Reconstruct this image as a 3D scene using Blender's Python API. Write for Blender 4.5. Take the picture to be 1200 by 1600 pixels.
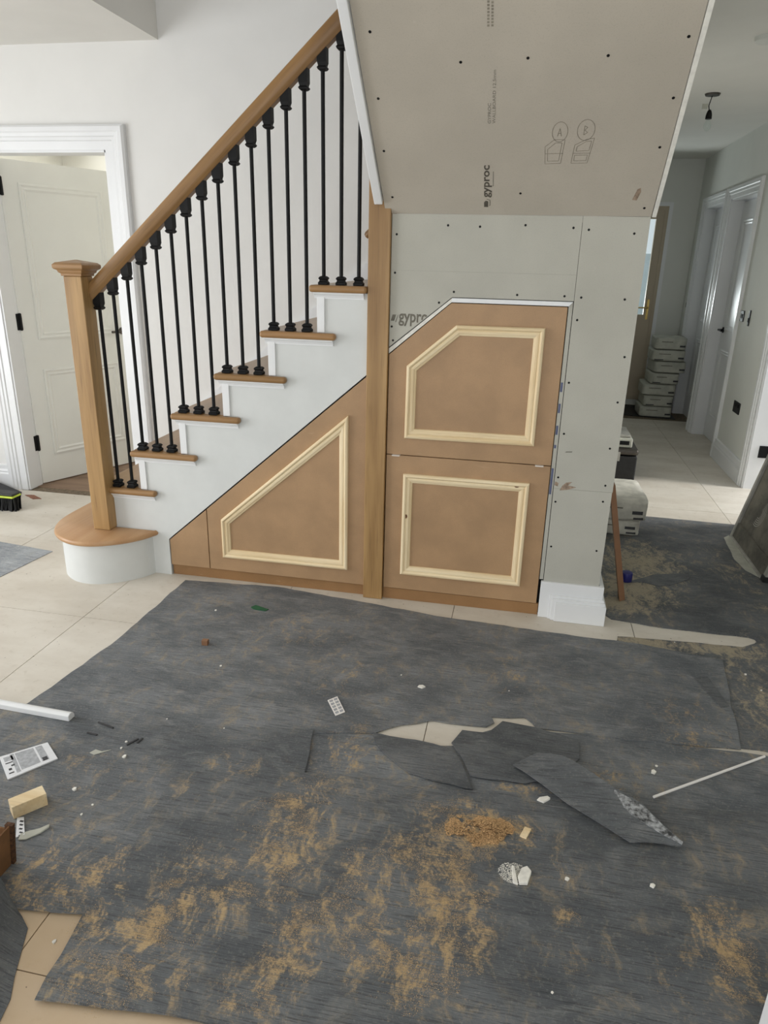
import bpy, bmesh, math, random
from mathutils import Vector, Matrix, noise as mnoise
random.seed(7)
for o in list(bpy.data.objects): bpy.data.objects.remove(o, do_unlink=True)
SC = bpy.context.scene
COL = SC.collection
R = math.radians

# ------------------------------------------------------------------ camera
cam_d = bpy.data.cameras.new('camera'); cam = bpy.data.objects.new('camera', cam_d); COL.objects.link(cam)
cr, cu, cw = Vector((.98041403, .19555228, .02340179)), Vector((-.08744436, .32574999, .94140343)), Vector((-.17647045, .92501149, -.3364698))
cam.matrix_world = Matrix(((cr.x, cu.x, -cw.x, 1.69251), (cr.y, cu.y, -cw.y, -3.06620), (cr.z, cu.z, -cw.z, 1.56275), (0, 0, 0, 1)))
cam_d.sensor_fit = 'HORIZONTAL'; cam_d.sensor_width = 36; cam_d.lens = 36 * 1101.33 / 1200
cam_d.clip_start = .02; cam_d.clip_end = 100
SC.camera = cam
# ------------------------------------------------------------------ world, daylight, added fill lamps, exposure
W = bpy.data.worlds.new('overcast_sky'); SC.world = W; W.use_nodes = True
bg = W.node_tree.nodes['Background']; bg.inputs[0].default_value = (.86, .93, 1, 1); bg.inputs[1].default_value = .9
def area(name, loc, rot, sx, sy, power, col):
    l = bpy.data.lights.new(name, 'AREA'); l.shape = 'RECTANGLE'; l.size = sx; l.size_y = sy; l.energy = power; l.color = col
    o = bpy.data.objects.new(name, l); COL.objects.link(o); o.location = loc; o.rotation_euler = rot
    return o
area('daylight_left_window', (-3.0, -1.75, 1.25), (R(90), 0, R(-90)), 3.0, 2.2, 118, (.97, .985, 1))
area('daylight_rear_window', (1.2, -5.15, 1.3), (R(90), 0, 0), 3.9, 2.2, 46, (.98, .99, 1))
area('daylight_side_room', (6.0, 2.25, 1.75), (R(78), 0, R(90)), .6, 1.3, 150, (1, .99, .97))
area('added_fill_left_room', (-3.35, 2.6, 1.5), (R(90), 0, R(-90)), 1.2, 1.4, 80, (1, .985, .94))  # unseen fill lamp added to brighten the room beyond the door
area('daylight_back_door', (2.3, 7.0, .95), (R(97), 0, R(212)), .7, .6, 42, (.95, .98, 1))
area('added_fill_stairwell', (.5, .0, 5.35), (0, 0, 0), 1.4, 1.2, 9, (1, .98, .95))  # weak fill added over the stairwell; no roof window is known there
VS = SC.view_settings
SC.display_settings.display_device = 'sRGB'
VS.view_transform = 'Standard'; VS.look = 'None'; VS.gamma = 1; VS.use_curve_mapping = False; VS.exposure = -0.1

# ------------------------------------------------------------------ materials
def new_mat(name):
    m = bpy.data.materials.new(name); m.use_nodes = True
    nt = m.node_tree; b = nt.nodes['Principled BSDF']
    return m, nt, b
def N(nt, t, **kw):
    n = nt.nodes.new(t)
    for k, v in kw.items():
        if k.startswith('i_'):
            key = k[2:]
            n.inputs[int(key) if key.isdigit() else key].default_value = v
        else: setattr(n, k, v)
    return n
def L(nt, a, b): nt.links.new(a, b)
def rgb(c): return (c[0], c[1], c[2], 1)
def srgb(r, g, b):
    f = lambda v: (v / 255 / 12.92) if v / 255 <= .04045 else ((v / 255 + .055) / 1.055) ** 2.4
    return (f(r), f(g), f(b))
def mixc(nt, fac, a, b, blend='MIX'):
    n = N(nt, 'ShaderNodeMix', data_type='RGBA', blend_type=blend)
    for s, v in ((n.inputs[0], fac), (n.inputs[6], a), (n.inputs[7], b)):
        if hasattr(v, 'is_linked'): L(nt, v, s)
        else: s.default_value = v if isinstance(v, (int, float)) else rgb(v)
    return n.outputs[2]
def math_(nt, op, a, b=None, c=None, clamp=False):
    n = N(nt, 'ShaderNodeMath', operation=op, use_clamp=clamp)
    for s, v in zip(n.inputs, (a, b, c)):
        if v is None: continue
        if hasattr(v, 'is_linked'): L(nt, v, s)
        else: s.default_value = v
    return n.outputs[0]
def noise(nt, vec, scale, detail=3, rough=.55):
    n = N(nt, 'ShaderNodeTexNoise'); n.inputs['Scale'].default_value = scale; n.inputs['Detail'].default_value = detail; n.inputs['Roughness'].default_value = rough
    if vec is not None: L(nt, vec, n.inputs['Vector'])
    return n.outputs['Fac']
def ramp(nt, v, lo, hi, a=0., b=1.):
    n = N(nt, 'ShaderNodeMapRange', interpolation_type='SMOOTHSTEP'); L(nt, v, n.inputs[0])
    for i, x in enumerate((lo, hi, a, b)): n.inputs[i + 1].default_value = x
    return n.outputs[0]
def mapped(nt, src, scale=(1, 1, 1), rot=(0, 0, 0), loc=(0, 0, 0)):
    m = N(nt, 'ShaderNodeMapping'); L(nt, src, m.inputs[0]); m.inputs[1].default_value = loc; m.inputs[2].default_value = rot; m.inputs[3].default_value = scale
    return m.outputs[0]
def bump(nt, b, h, strength=.2, dist=.01):
    n = N(nt, 'ShaderNodeBump'); n.inputs['Strength'].default_value = strength; n.inputs['Distance'].default_value = dist
    L(nt, h, n.inputs['Height']); L(nt, n.outputs[0], b.inputs['Normal'])
def pos(nt): return N(nt, 'ShaderNodeNewGeometry').outputs['Position']
def objc(nt): return N(nt, 'ShaderNodeTexCoord').outputs['Object']

def plain(name, c, rough=.5, var=.06, scale=30, bs=.0, metal=0., spec=.5):
    m, nt, b = new_mat(name)
    p = pos(nt); n = noise(nt, p, scale, 4)
    d = tuple(max(0, x * (1 - var * 2)) for x in c); e = tuple(min(1, x * (1 + var)) for x in c)
    L(nt, mixc(nt, ramp(nt, n, .3, .7), d, e), b.inputs['Base Color'])
    b.inputs['Roughness'].default_value = rough; b.inputs['Metallic'].default_value = metal
    b.inputs['Specular IOR Level'].default_value = spec
    if bs: bump(nt, b, n, bs, .004)
    return m
def wood(name, dark, light, rot=(0, 0, 0), ring=9., rough=.42, fine=1.):
    """grain runs along local Z of the rotated texture space"""
    m, nt, b = new_mat(name)
    v = mapped(nt, pos(nt), (1, 1, 1), rot)
    v2 = mapped(nt, v, (1, 1, .07))
    n1 = noise(nt, v2, ring, 4, .6)
    n2 = noise(nt, mapped(nt, v, (1, 1, .03)), 160, 3, .6)
    n3 = noise(nt, v, 2.5, 2)
    c = mixc(nt, ramp(nt, n1, .3, .7), dark, light)
    c = mixc(nt, math_(nt, 'MULTIPLY', ramp(nt, n2, .52, .75), .45 * fine), c, tuple(x * .45 for x in dark))
    c = mixc(nt, math_(nt, 'MULTIPLY', ramp(nt, n3, .45, .75), .25), c, light)
    L(nt, c, b.inputs['Base Color']); b.inputs['Roughness'].default_value = rough
    bump(nt, b, n2, .12, .002)
    return m
M = {}
M['wall'] = plain('wall_paint_white', srgb(229, 228, 225), .75, .012, 3, .0)
M['hallwall'] = plain('wall_paint_grey_white', srgb(222, 223, 217), .75, .012, 3)
M['ceil'] = plain('ceiling_paint', srgb(226, 224, 218), .85, .012, 3)
M['gloss'] = plain('white_satin_paint', srgb(231, 232, 233), .32, .012, 4)
M['string'] = plain('white_primer', srgb(214, 216, 214), .55, .02, 6)
M['doorw'] = plain('door_off_white', srgb(236, 236, 230), .4, .01, 4)
M['black'] = plain('black_metal', (.004, .004, .0045), .55, .1, 40, 0, 0, .25)
M['blackp'] = plain('black_plastic', (.012, .012, .013), .5, .2, 30)
OAKD, OAKL = srgb(140, 106, 64), srgb(184, 148, 98)
M['oak_z'] = wood('oak_upright', OAKD, OAKL)
M['oak_y'] = wood('oak_across', OAKD, srgb(164, 128, 86), (R(90), 0, 0), 9, .3)
M['oak_x'] = wood('oak_lengthwise', OAKD, srgb(160, 122, 80), (0, R(90), 0))
M['oak_rail'] = wood('oak_sloping', srgb(122, 90, 54), srgb(160, 122, 76), (0, R(-49), 0))
M['oak_step'] = wood('oak_veneer_step', srgb(176, 134, 94), srgb(194, 156, 116), (R(90), 0, 0), 6, .38, .5)
M['pine_x'] = wood('pine_level', srgb(224, 198, 154), srgb(242, 224, 188), (0, R(90), 0), 22, .55, .6)
M['pine_z'] = wood('pine_upright', srgb(224, 198, 154), srgb(242, 224, 188), (0, 0, 0), 22, .55, .6)
M['pine_d'] = wood('pine_sloping', srgb(224, 198, 154), srgb(242, 224, 188), (0, R(-49), 0), 22, .55, .6)
def mdf(name, c):
    m, nt, b = new_mat(name); p = pos(nt)
    n = noise(nt, p, 5, 5, .6); f = noise(nt, p, 220, 2); s = noise(nt, mapped(nt, p, (6, 6, 60), (0, R(25), 0)), 1.5, 3)
    c1 = mixc(nt, ramp(nt, n, .3, .7), tuple(x * .88 for x in c), tuple(x * 1.06 for x in c))
    c1 = mixc(nt, math_(nt, 'MULTIPLY', ramp(nt, f, .45, .7), .18), c1, tuple(x * .6 for x in c))
    c1 = mixc(nt, math_(nt, 'MULTIPLY', ramp(nt, s, .66, .78), .3), c1, srgb(205, 180, 150))
    L(nt, c1, b.inputs['Base Color']); b.inputs['Roughness'].default_value = .5
    return m
M['mdf'] = mdf('mdf_board', srgb(174, 140, 104))
M['mdfp'] = mdf('mdf_plinth', srgb(150, 112, 72))
M['mdfred'] = mdf('mdf_offcut', srgb(140, 102, 74))
def board(name, c):
    m, nt, b = new_mat(name); p = pos(nt)
    n = noise(nt, p, 2.2, 4); f = noise(nt, p, 260, 2); s = noise(nt, mapped(nt, p, (1, 1, 1), (.4, .7, .2)), 9, 5, .7)
    c1 = mixc(nt, ramp(nt, n, .3, .7), tuple(x * .93 for x in c), tuple(x * 1.05 for x in c))
    c1 = mixc(nt, math_(nt, 'MULTIPLY', ramp(nt, f, .5, .75), .22), c1, tuple(x * .6 for x in c))
    c1 = mixc(nt, math_(nt, 'MULTIPLY', ramp(nt, s, .68, .8), .4), c1, srgb(226, 222, 212))
    L(nt, c1, b.inputs['Base Color']); b.inputs['Roughness'].default_value = .85
    return m
M['pb'] = board('plasterboard_paper', srgb(184, 182, 172))
M['pbs'] = board('plasterboard_paper_soffit', srgb(184, 176, 163))
M['pbedge'] = plain('gypsum_edge', srgb(232, 230, 222), .85, .05, 40, .3)
M['print'] = plain('grey_print', srgb(118, 114, 104), .9, .1, 60)
M['printd'] = plain('dark_print', srgb(84, 79, 70), .9, .1, 60)
M['pencil'] = plain('pencil_line', srgb(140, 133, 120), .9, .1, 60)
M['stain'] = plain('brown_stain', srgb(158, 138, 120), .9, .2, 60)
M['void'] = plain('dark_cavity', (.01, .009, .008), .9)
# stone tiles
def tile():
    m, nt, b = new_mat('beige_stone_tile'); p = pos(nt)
    rnd = N(nt, 'ShaderNodeObjectInfo').outputs['Random']
    n = noise(nt, mapped(nt, p, (1, 2.2, 1), (0, 0, .5)), 1.7, 6, .62); f = noise(nt, p, 26, 5, .6); d = noise(nt, p, 3.1, 5, .65)
    c = mixc(nt, ramp(nt, n, .3, .7), srgb(205, 197, 184), srgb(224, 218, 207))
    c = mixc(nt, math_(nt, 'MULTIPLY', rnd, .2), c, srgb(190, 178, 158))
    c = mixc(nt, math_(nt, 'MULTIPLY', ramp(nt, f, .58, .72), .18), c, srgb(150, 136, 116))
    c = mixc(nt, math_(nt, 'MULTIPLY', ramp(nt, d, .55, .75), .25), c, srgb(176, 160, 136))
    # sawdust film on the corner of bare floor in the foreground
    v = N(nt, 'ShaderNodeVectorMath', operation='LENGTH'); L(nt, mapped(nt, p, (1 / .75, 1 / .55, 0), (0, 0, 0), (-.72 / .75, 2.2 / .55, 0)), v.inputs[0])
    blob = math_(nt, 'SUBTRACT', 1, v.outputs['Value'], clamp=True)
    c = mixc(nt, math_(nt, 'MULTIPLY', ramp(nt, math_(nt, 'ADD', blob, math_(nt, 'MULTIPLY', d, .35)), .25, .75), .62), c, srgb(190, 155, 108))
    sp = noise(nt, p, 55, 2, .5); c = mixc(nt, math_(nt, 'MULTIPLY', ramp(nt, sp, .735, .76), .75), c, srgb(90, 76, 60))
    L(nt, c, b.inputs['Base Color']); L(nt, ramp(nt, f, .3, .7, .42, .62), b.inputs['Roughness'])
    bump(nt, b, f, .06, .002)
    return m
M['tile'] = tile()
M['grout'] = plain('grout_brown', srgb(120, 106, 88), .9, .2, 60)
M['woodfloor'] = wood('brown_floorboards', srgb(120, 96, 78), srgb(150, 125, 104), (0, R(90), 0), 9, .6)
# floor protection sheet: dark felt with dust film and drifted sawdust
DUST = [(1.704,-1.411,.104,.056,1.3),(1.633,-1.451,.093,.1,.9),(1.573,-1.415,.076,.133,.6),(1.538,-1.566,.107,.091,.8),(1.619,-1.655,.092,.083,1.),(1.684,-1.727,.048,.046,.9),(1.62,-1.804,.093,.108,.8),(1.558,-1.9,.058,.081,.7),(1.455,-1.768,.096,.116,.6),(1.476,-1.869,.091,.085,.6),(1.142,-1.537,.111,.156,.7),(1.169,-1.671,.086,.138,.7),(1.166,-1.428,.097,.141,.5),(1.085,-1.645,.071,.058,.6),(1.273,-1.88,.061,.126,.8),(.926,-1.885,.047,.119,.95),(1.018,-1.788,.099,.128,.65),(.865,-2.066,.1,.066,.6),(.97,-2.028,.087,.083,.6),(1.228,-2.017,.086,.061,.6),(.846,-1.956,.107,.094,.6),(.933,-1.723,.086,.091,.5),(2.306,-1.671,.063,.118,.85),(2.278,-1.596,.049,.041,.9),(2.32,-1.78,.059,.086,.6),(2.171,-1.766,.09,.107,.4),(1.921,-1.666,.032,.023,.8),(.724,-1.843,.066,.133,.75),(.634,-1.873,.098,.088,.65),(.551,-1.808,.101,.146,.5),(.567,-1.907,.096,.054,.7),(1.393,-1.642,.086,.087,.6),(1.351,-1.753,.098,.12,.5),(1.885,-1.466,.091,.122,.35),(1.939,-1.768,.154,.107,.3),(2.034,-1.116,.126,.08,.45),(1.812,-1.202,.103,.036,.6),(1.217,-1.159,.109,.138,.5),(.893,-1.315,.124,.08,.4),(1.755,-.576,.155,.199,.3),(2.396,-.762,.117,.17,.5),(.829,-.432,.227,.18,.35),(1.109,-.729,.152,.193,.35),(.804,-1.454,.118,.088,.3)]
POWDER = [(2.644,-.13,.176,.06,1.4),(2.336,-.15,.145,.05,1.5),(2.783,-.128,.085,.124,.9),(2.7,-.55,.12,.25,.75),(2.426,.768,.184,.251,1.3),(2.33,.408,.169,.167,1.5),(2.26,.207,.129,.089,1.5),(2.939,.809,.146,.31,.5),(2.982,.495,.135,.363,.4),(2.613,-.299,.163,.232,.5)]
def sheet(name, blobs, dustc, tint=1., film=.5):
    m, nt, b = new_mat(name); p = pos(nt)
    wn = N(nt, 'ShaderNodeTexNoise'); wn.inputs['Scale'].default_value = 5; wn.inputs['Detail'].default_value = 3; L(nt, p, wn.inputs['Vector'])
    wv = N(nt, 'ShaderNodeVectorMath', operation='MULTIPLY_ADD'); L(nt, wn.outputs['Color'], wv.inputs[0]); wv.inputs[1].default_value = (.16, .16, 0); L(nt, p, wv.inputs[2])
    pw = wv.outputs[0]
    big = noise(nt, mapped(nt, pw, (1, 1.5, 1), (0, 0, .25)), 3.0, 4, .65)
    smear = noise(nt, mapped(nt, pw, (1, 2.6, 1), (0, 0, -.6)), 6.5, 4, .68)
    ribs = noise(nt, mapped(nt, p, (1, 22, 1), (0, 0, R(-9))), 11, 3, .65)
    fine = noise(nt, p, 130, 3, .7)
    med = noise(nt, mapped(nt, pw, (1.5, .8, 1), (0, 0, .35)), 15, 7, .78)
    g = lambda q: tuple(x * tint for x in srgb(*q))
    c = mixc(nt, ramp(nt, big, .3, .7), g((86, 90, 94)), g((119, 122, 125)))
    c = mixc(nt, math_(nt, 'MULTIPLY', ramp(nt, smear, .5, .75), .5), c, g((146, 147, 146)))
    c = mixc(nt, math_(nt, 'MULTIPLY', ramp(nt, ribs, .48, .66), .62), c, g((58, 60, 63)))
    c = mixc(nt, math_(nt, 'MULTIPLY', ramp(nt, fine, .52, .72), .25), c, g((168, 166, 160)))
    f1 = math_(nt, 'MULTIPLY', ramp(nt, med, .47, .72), ramp(nt, big, .38, .66))
    c = mixc(nt, math_(nt, 'MULTIPLY', f1, film), c, srgb(158, 144, 120))
    acc = None
    for x, y, rx, ry, am in blobs:
        rx *= 2.0; ry *= 2.0
        vm = N(nt, 'ShaderNodeVectorMath', operation='LENGTH')
        L(nt, mapped(nt, p, (1 / rx, 1 / ry, 0), (0, 0, 0), (-x / rx, -y / ry, 0)), vm.inputs[0])
        q = math_(nt, 'MULTIPLY', math_(nt, 'SUBTRACT', 1, vm.outputs['Value'], clamp=True), am)
        acc = q if acc is None else math_(nt, 'MAXIMUM', acc, q)
    if acc is not None:
        t = math_(nt, 'ADD', math_(nt, 'MULTIPLY', acc, .62), math_(nt, 'MULTIPLY', math_(nt, 'SUBTRACT', med, .5), 2.9))
        t = math_(nt, 'ADD', t, math_(nt, 'MULTIPLY', math_(nt, 'SUBTRACT', ribs, .5), .9))
        t = math_(nt, 'ADD', t, math_(nt, 'MULTIPLY', math_(nt, 'SUBTRACT', fine, .5), .8))
        near = ramp(nt, acc, .03, .45)
        c = mixc(nt, math_(nt, 'MULTIPLY', math_(nt, 'MULTIPLY', ramp(nt, t, .2, .8), near), .85), c, mixc(nt, fine, tuple(x * .75 for x in dustc), tuple(min(1, x * 1.25) for x in dustc)))
    L(nt, c, b.inputs['Base Color']); b.inputs['Roughness'].default_value = .7; b.inputs['Specular IOR Level'].default_value = .45
    h = math_(nt, 'ADD', math_(nt, 'MULTIPLY', ribs, .8), math_(nt, 'MULTIPLY', fine, .5))
    bump(nt, b, h, .5, .005)
    return m
SAW = srgb(186, 159, 118)
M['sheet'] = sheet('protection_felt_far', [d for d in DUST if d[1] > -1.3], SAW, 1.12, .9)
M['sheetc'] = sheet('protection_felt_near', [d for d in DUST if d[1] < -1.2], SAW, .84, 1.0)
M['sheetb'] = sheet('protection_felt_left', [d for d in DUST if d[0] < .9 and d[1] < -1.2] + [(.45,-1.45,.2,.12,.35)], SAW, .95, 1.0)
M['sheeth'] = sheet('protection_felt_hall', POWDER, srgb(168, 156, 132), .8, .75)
M['sheetl'] = sheet('protection_felt_light', [], SAW, 2.2, .2)
M['sheett'] = sheet('protection_felt_torn', [], SAW, .8, .15)
M['curled'] = sheet('protection_felt_curled', [], SAW, .92, .1)
M['saw'] = plain('sawdust', srgb(202, 172, 128), .9, .2, 200); M['saw2'] = plain('orange_sawdust', srgb(202, 164, 118), .9, .2, 200)
M['chipw'] = plain('plaster_white', srgb(232, 229, 220), .8, .06, 50, .3)
M['card'] = plain('cardboard_brown', srgb(118, 82, 48), .85, .08, 30)
M['cardd'] = plain('cardboard_flute', srgb(84, 54, 30), .9, .3, 120)
M['paper'] = plain('printed_paper', srgb(226, 227, 230), .6, .02, 30)
M['ink'] = plain('grey_ink', srgb(172, 174, 178), .7, .1, 90)
M['inkd'] = plain('dark_ink', srgb(60, 60, 62), .7, .1, 90)
M['bag'] = plain('paper_sack', srgb(200, 197, 186), .7, .1, 14, .5)
M['bagg'] = plain('paper_sack_worn', srgb(186, 186, 174), .7, .07, 14, .5)
M['greenp'] = plain('green_plastic', srgb(24, 92, 62), .5)
M['lime'] = plain('lime_plastic', srgb(196, 214, 70), .5)
M['blue'] = plain('blue_plastic', srgb(30, 30, 104), .4)
M['bluet'] = plain('blue_tape', srgb(88, 94, 124), .6)
M['brick'] = plain('brick_scrap', srgb(150, 104, 84), .8, .2, 80)
M['pvc'] = plain('cream_door', srgb(186, 172, 150), .5, .02, 4)
M['brass'] = plain('brass', (.55, .4, .14), .3, .05, 20, 0, 1.)
M['steel'] = plain('dark_steel', (.1, .09, .08), .4, .1, 20, 0, .8)
M['dusty'] = None
def dusty():
    m, nt, b = new_mat('dusty_grey_panel'); p = pos(nt)
    n = noise(nt, p, 6, 5, .65); n2 = noise(nt, mapped(nt, p, (1, 1, 3)), 17, 5, .7)
    c = mixc(nt, ramp(nt, n, .3, .7), srgb(84, 82, 75), srgb(124, 119, 108))
    c = mixc(nt, math_(nt, 'MULTIPLY', ramp(nt, n2, .6, .7), .6), c, srgb(58, 56, 50))
    L(nt, c, b.inputs['Base Color']); b.inputs['Roughness'].default_value = .85
    return m
M['dusty'] = dusty()
M['alu'] = plain('dull_aluminium', srgb(168, 166, 158), .5, .1, 20, 0, .2)
def glass():
    m, nt, b = new_mat('clear_glass'); nt.nodes.remove(b)
    o = nt.nodes['Material Output']; t = N(nt, 'ShaderNodeBsdfTransparent'); t.inputs[0].default_value = (.93, .96, .95, 1)
    g = N(nt, 'ShaderNodeBsdfGlossy'); g.inputs[1].default_value = .05
    x = N(nt, 'ShaderNodeMixShader'); x.inputs[0].default_value = .06
    L(nt, t.outputs[0], x.inputs[1]); L(nt, g.outputs[0], x.inputs[2]); L(nt, x.outputs[0], o.inputs[0])
    return m
M['glass'] = glass()
M['grass'] = plain('garden_lawn', srgb(110, 130, 90), .9, .2, 10)
M['render'] = plain('pale_render', srgb(190, 200, 205), .9, .05, 5)

# ------------------------------------------------------------------ mesh helpers
OFF = {}
class MB:
    def __init__(s): s.v = []; s.f = []
    def add(s, vs, fs):
        k = len(s.v); s.v += [tuple(v) for v in vs]; s.f += [tuple(i + k for i in f) for f in fs]; return s
    def box(s, x0, x1, y0, y1, z0, z1):
        return s.add([(x0,y0,z0),(x1,y0,z0),(x1,y1,z0),(x0,y1,z0),(x0,y0,z1),(x1,y0,z1),(x1,y1,z1),(x0,y1,z1)],
                     [(0,3,2,1),(4,5,6,7),(0,1,5,4),(1,2,6,5),(2,3,7,6),(3,0,4,7)])
    def prism(s, pts, fn, a, b):
        """polygon pts mapped by fn(u, v, w) at depth a and b"""
        n = len(pts); vs = [fn(u, v, a) for u, v in pts] + [fn(u, v, b) for u, v in pts]
        return s.add(vs, [tuple(range(n))[::-1], tuple(range(n, 2 * n))] + [(i, (i + 1) % n, (i + 1) % n + n, i + n) for i in range(n)])
    def loft(s, rings, close=True, caps=True):
        n = len(rings[0]); vs = [p for r in rings for p in r]; fs = []
        for k in range(len(rings) - 1):
            for i in range(n if close else n - 1):
                j = (i + 1) % n; fs.append((k*n+i, k*n+j, (k+1)*n+j, (k+1)*n+i))
        if caps: fs += [tuple(range(n))[::-1], tuple(range((len(rings)-1)*n, len(rings)*n))]
        return s.add(vs, fs)
    def tube(s, a, b, r0, r1=None, n=10):
        r1 = r0 if r1 is None else r1; a = Vector(a); b = Vector(b); d = (b - a).normalized()
        x = d.orthogonal().normalized(); y = d.cross(x)
        ring = lambda c, r: [tuple(c + (x * math.cos(t) + y * math.sin(t)) * r) for t in [2 * math.pi * i / n for i in range(n)]]
        return s.loft([ring(a, r0), ring(b, r1)])
    def lathe(s, cx, cy, prof, n=14, sq=False):
        """prof: (radius, z) list; sq gives a square section"""
        rings = []
        for r, z in prof:
            if sq: rings.append([(cx-r,cy-r,z),(cx+r,cy-r,z),(cx+r,cy+r,z),(cx-r,cy+r,z)])
            else: rings.append([(cx + r * math.cos(2*math.pi*i/n), cy + r * math.sin(2*math.pi*i/n), z) for i in range(n)])
        return s.loft(rings)
def finish(me, smooth=False):
    bm = bmesh.new(); bm.from_mesh(me); bmesh.ops.recalc_face_normals(bm, faces=bm.faces); bm.to_mesh(me); bm.free()
    if smooth:
        for p in me.polygons: p.use_smooth = True
        me.set_sharp_from_angle(angle=R(38))
def link(name, me, mat, parent=None, off=None, bevel=0, seg=2, smooth=False):
    me.materials.append(M[mat] if isinstance(mat, str) else mat)
    o = bpy.data.objects.new(name, me); COL.objects.link(o)
    if parent is not None: o.parent = parent
    if bevel:
        b = o.modifiers.new('bevel', 'BEVEL'); b.width = bevel; b.segments = seg; b.limit_method = 'ANGLE'; b.angle_limit = R(40)
        for p in me.polygons: p.use_smooth = True
        w = o.modifiers.new('wn', 'WEIGHTED_NORMAL'); w.keep_sharp = True
    return o
def build(mb, name, mat, parent=None, bevel=0, seg=2, smooth=False):
    """mesh from world coordinates; a top-level mesh gets its origin at its base, a part keeps its parent's origin"""
    if parent is not None: c = OFF[parent]
    else:
        xs, ys, zs = zip(*mb.v); c = Vector(((min(xs)+max(xs))/2, (min(ys)+max(ys))/2, min(zs)))
    me = bpy.data.meshes.new(name); me.from_pydata([(x-c.x, y-c.y, z-c.z) for x, y, z in mb.v], [], mb.f); finish(me, smooth)
    o = link(name, me, mat, parent, None, bevel, seg, smooth)
    if parent is None: o.location = c
    OFF[o] = c
    return o
def tag(o, label, cat, group=None, kind=None):
    o['label'] = label; o['category'] = cat
    if group: o['group'] = group
    if kind: o['kind'] = kind
    return o
def empty(name, loc, label=None, cat=None, group=None, kind=None, rotz=0, local=False):
    o = bpy.data.objects.new(name, None); COL.objects.link(o); o.location = loc; o.rotation_euler = (0, 0, rotz); o.empty_display_size = .1
    OFF[o] = Vector((0, 0, 0)) if local else Vector(loc)
    if label: tag(o, label, cat, group)
    if kind: o['kind'] = kind
    return o
def struct(mb, name, mat, label, cat, bevel=0):
    return tag(build(mb, name, mat, None, bevel), label, cat, kind='structure')
def inset(poly, d):
    n = len(poly); out = []
    A = sum(poly[i][0]*poly[(i+1)%n][1]-poly[(i+1)%n][0]*poly[i][1] for i in range(n))
    sg = 1 if A > 0 else -1
    for i in range(n):
        p0, p1, p2 = Vector(poly[i-1]), Vector(poly[i]), Vector(poly[(i+1)%n])
        e1 = (p1-p0).normalized(); e2 = (p2-p1).normalized()
        n1 = Vector((-e1.y, e1.x))*sg; n2 = Vector((-e2.y, e2.x))*sg
        b = (n1+n2); b = b/b.dot(n1) if b.length > 1e-6 else n1
        out.append(tuple(p1 + b*d))
    return out
FY = lambda y0: (lambda u, v, w: (u, y0 - w, v))          # facade facing -y: w = how far proud
MOULD = [(0,0),(0,.012),(.004,.017),(.011,.019),(.016,.015),(.019,.011),(.024,.013),(.031,.012),(.035,.009),(.042,.006),(.044,.0)]
def frame_sides(poly, prof, fn):
    """one mesh builder per mitred side of a moulding frame"""
    rings = [inset(poly, d) for d, _ in prof]; n = len(poly); res = []
    for i in range(n):
        j = (i+1) % n; mb = MB(); vs = []
        for (d, h), rg in zip(prof, rings): vs += [fn(rg[i][0], rg[i][1], h), fn(rg[j][0], rg[j][1], h)]
        m = len(prof)
        fs = [(2*k, 2*k+1, 2*k+3, 2*k+2) for k in range(m-1)] + [tuple(2*k for k in range(m)), tuple(2*k+1 for k in range(m))[::-1], (0, 2*m-2, 2*m-1, 1)]
        mb.add(vs, fs); res.append(mb)
    return res
CAS = [(0,0),(0,.014),(.045,.016),(.050,.023),(.066,.023),(.071,.029),(.088,.030),(.096,.036),(.118,.036),(.130,.026),(.130,0)]
def casing(u0, u1, top, fn, prof=CAS, z0=0.):
    mb = MB(); rings = []
    for d, h in prof: rings.append([fn(u0-d, z0, h), fn(u0-d, top+d, h), fn(u1+d, top+d, h), fn(u1+d, z0, h)])
    mb.loft(rings, close=False, caps=False)
    mb.add([r[0] for r in rings], [tuple(range(len(rings)))]); mb.add([r[3] for r in rings], [tuple(range(len(rings)))])
    return mb
def jitter_poly(pts, step, amp, seed, keep=()):
    rnd = random.Random(seed); out = []; n = len(pts)
    for i in range(n):
        a, b = Vector(pts[i]), Vector(pts[(i+1)%n]); L_ = (b-a).length; k = max(1, int(L_/step))
        if i in keep: k = 1
        nn = Vector((-(b-a).y, (b-a).x)).normalized()
        for q in range(k):
            p = a.lerp(b, q/k); out.append(tuple(p + nn*rnd.uniform(-amp, amp)*(1 if q else .3)))
    return out
def flat(name, pts, z, th, mat, label=None, cat=None, group=None, parent=None, step=.05, amp=.003, seed=1, keep=()):
    pts = jitter_poly(pts, step, amp, seed, keep) if amp else pts
    xs, ys = zip(*pts); c = OFF[parent] if parent is not None else Vector(((min(xs)+max(xs))/2, (min(ys)+max(ys))/2, z))
    bm = bmesh.new(); f = bm.faces.new([bm.verts.new((x-c.x, y-c.y, z+th-c.z)) for x, y in pts])
    bmesh.ops.recalc_face_normals(bm, faces=[f])
    r = bmesh.ops.extrude_face_region(bm, geom=[f])
    bmesh.ops.translate(bm, verts=[v for v in r['geom'] if isinstance(v, bmesh.types.BMVert)], vec=(0, 0, -th))
    bmesh.ops.triangulate(bm, faces=[q for q in bm.faces if len(q.verts) > 4]); bmesh.ops.recalc_face_normals(bm, faces=bm.faces)
    me = bpy.data.meshes.new(name); bm.to_mesh(me); bm.free()
    o = link(name, me, mat, parent); OFF[o] = c
    if parent is None: o.location = c
    if label: tag(o, label, cat, group)
    return o
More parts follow.
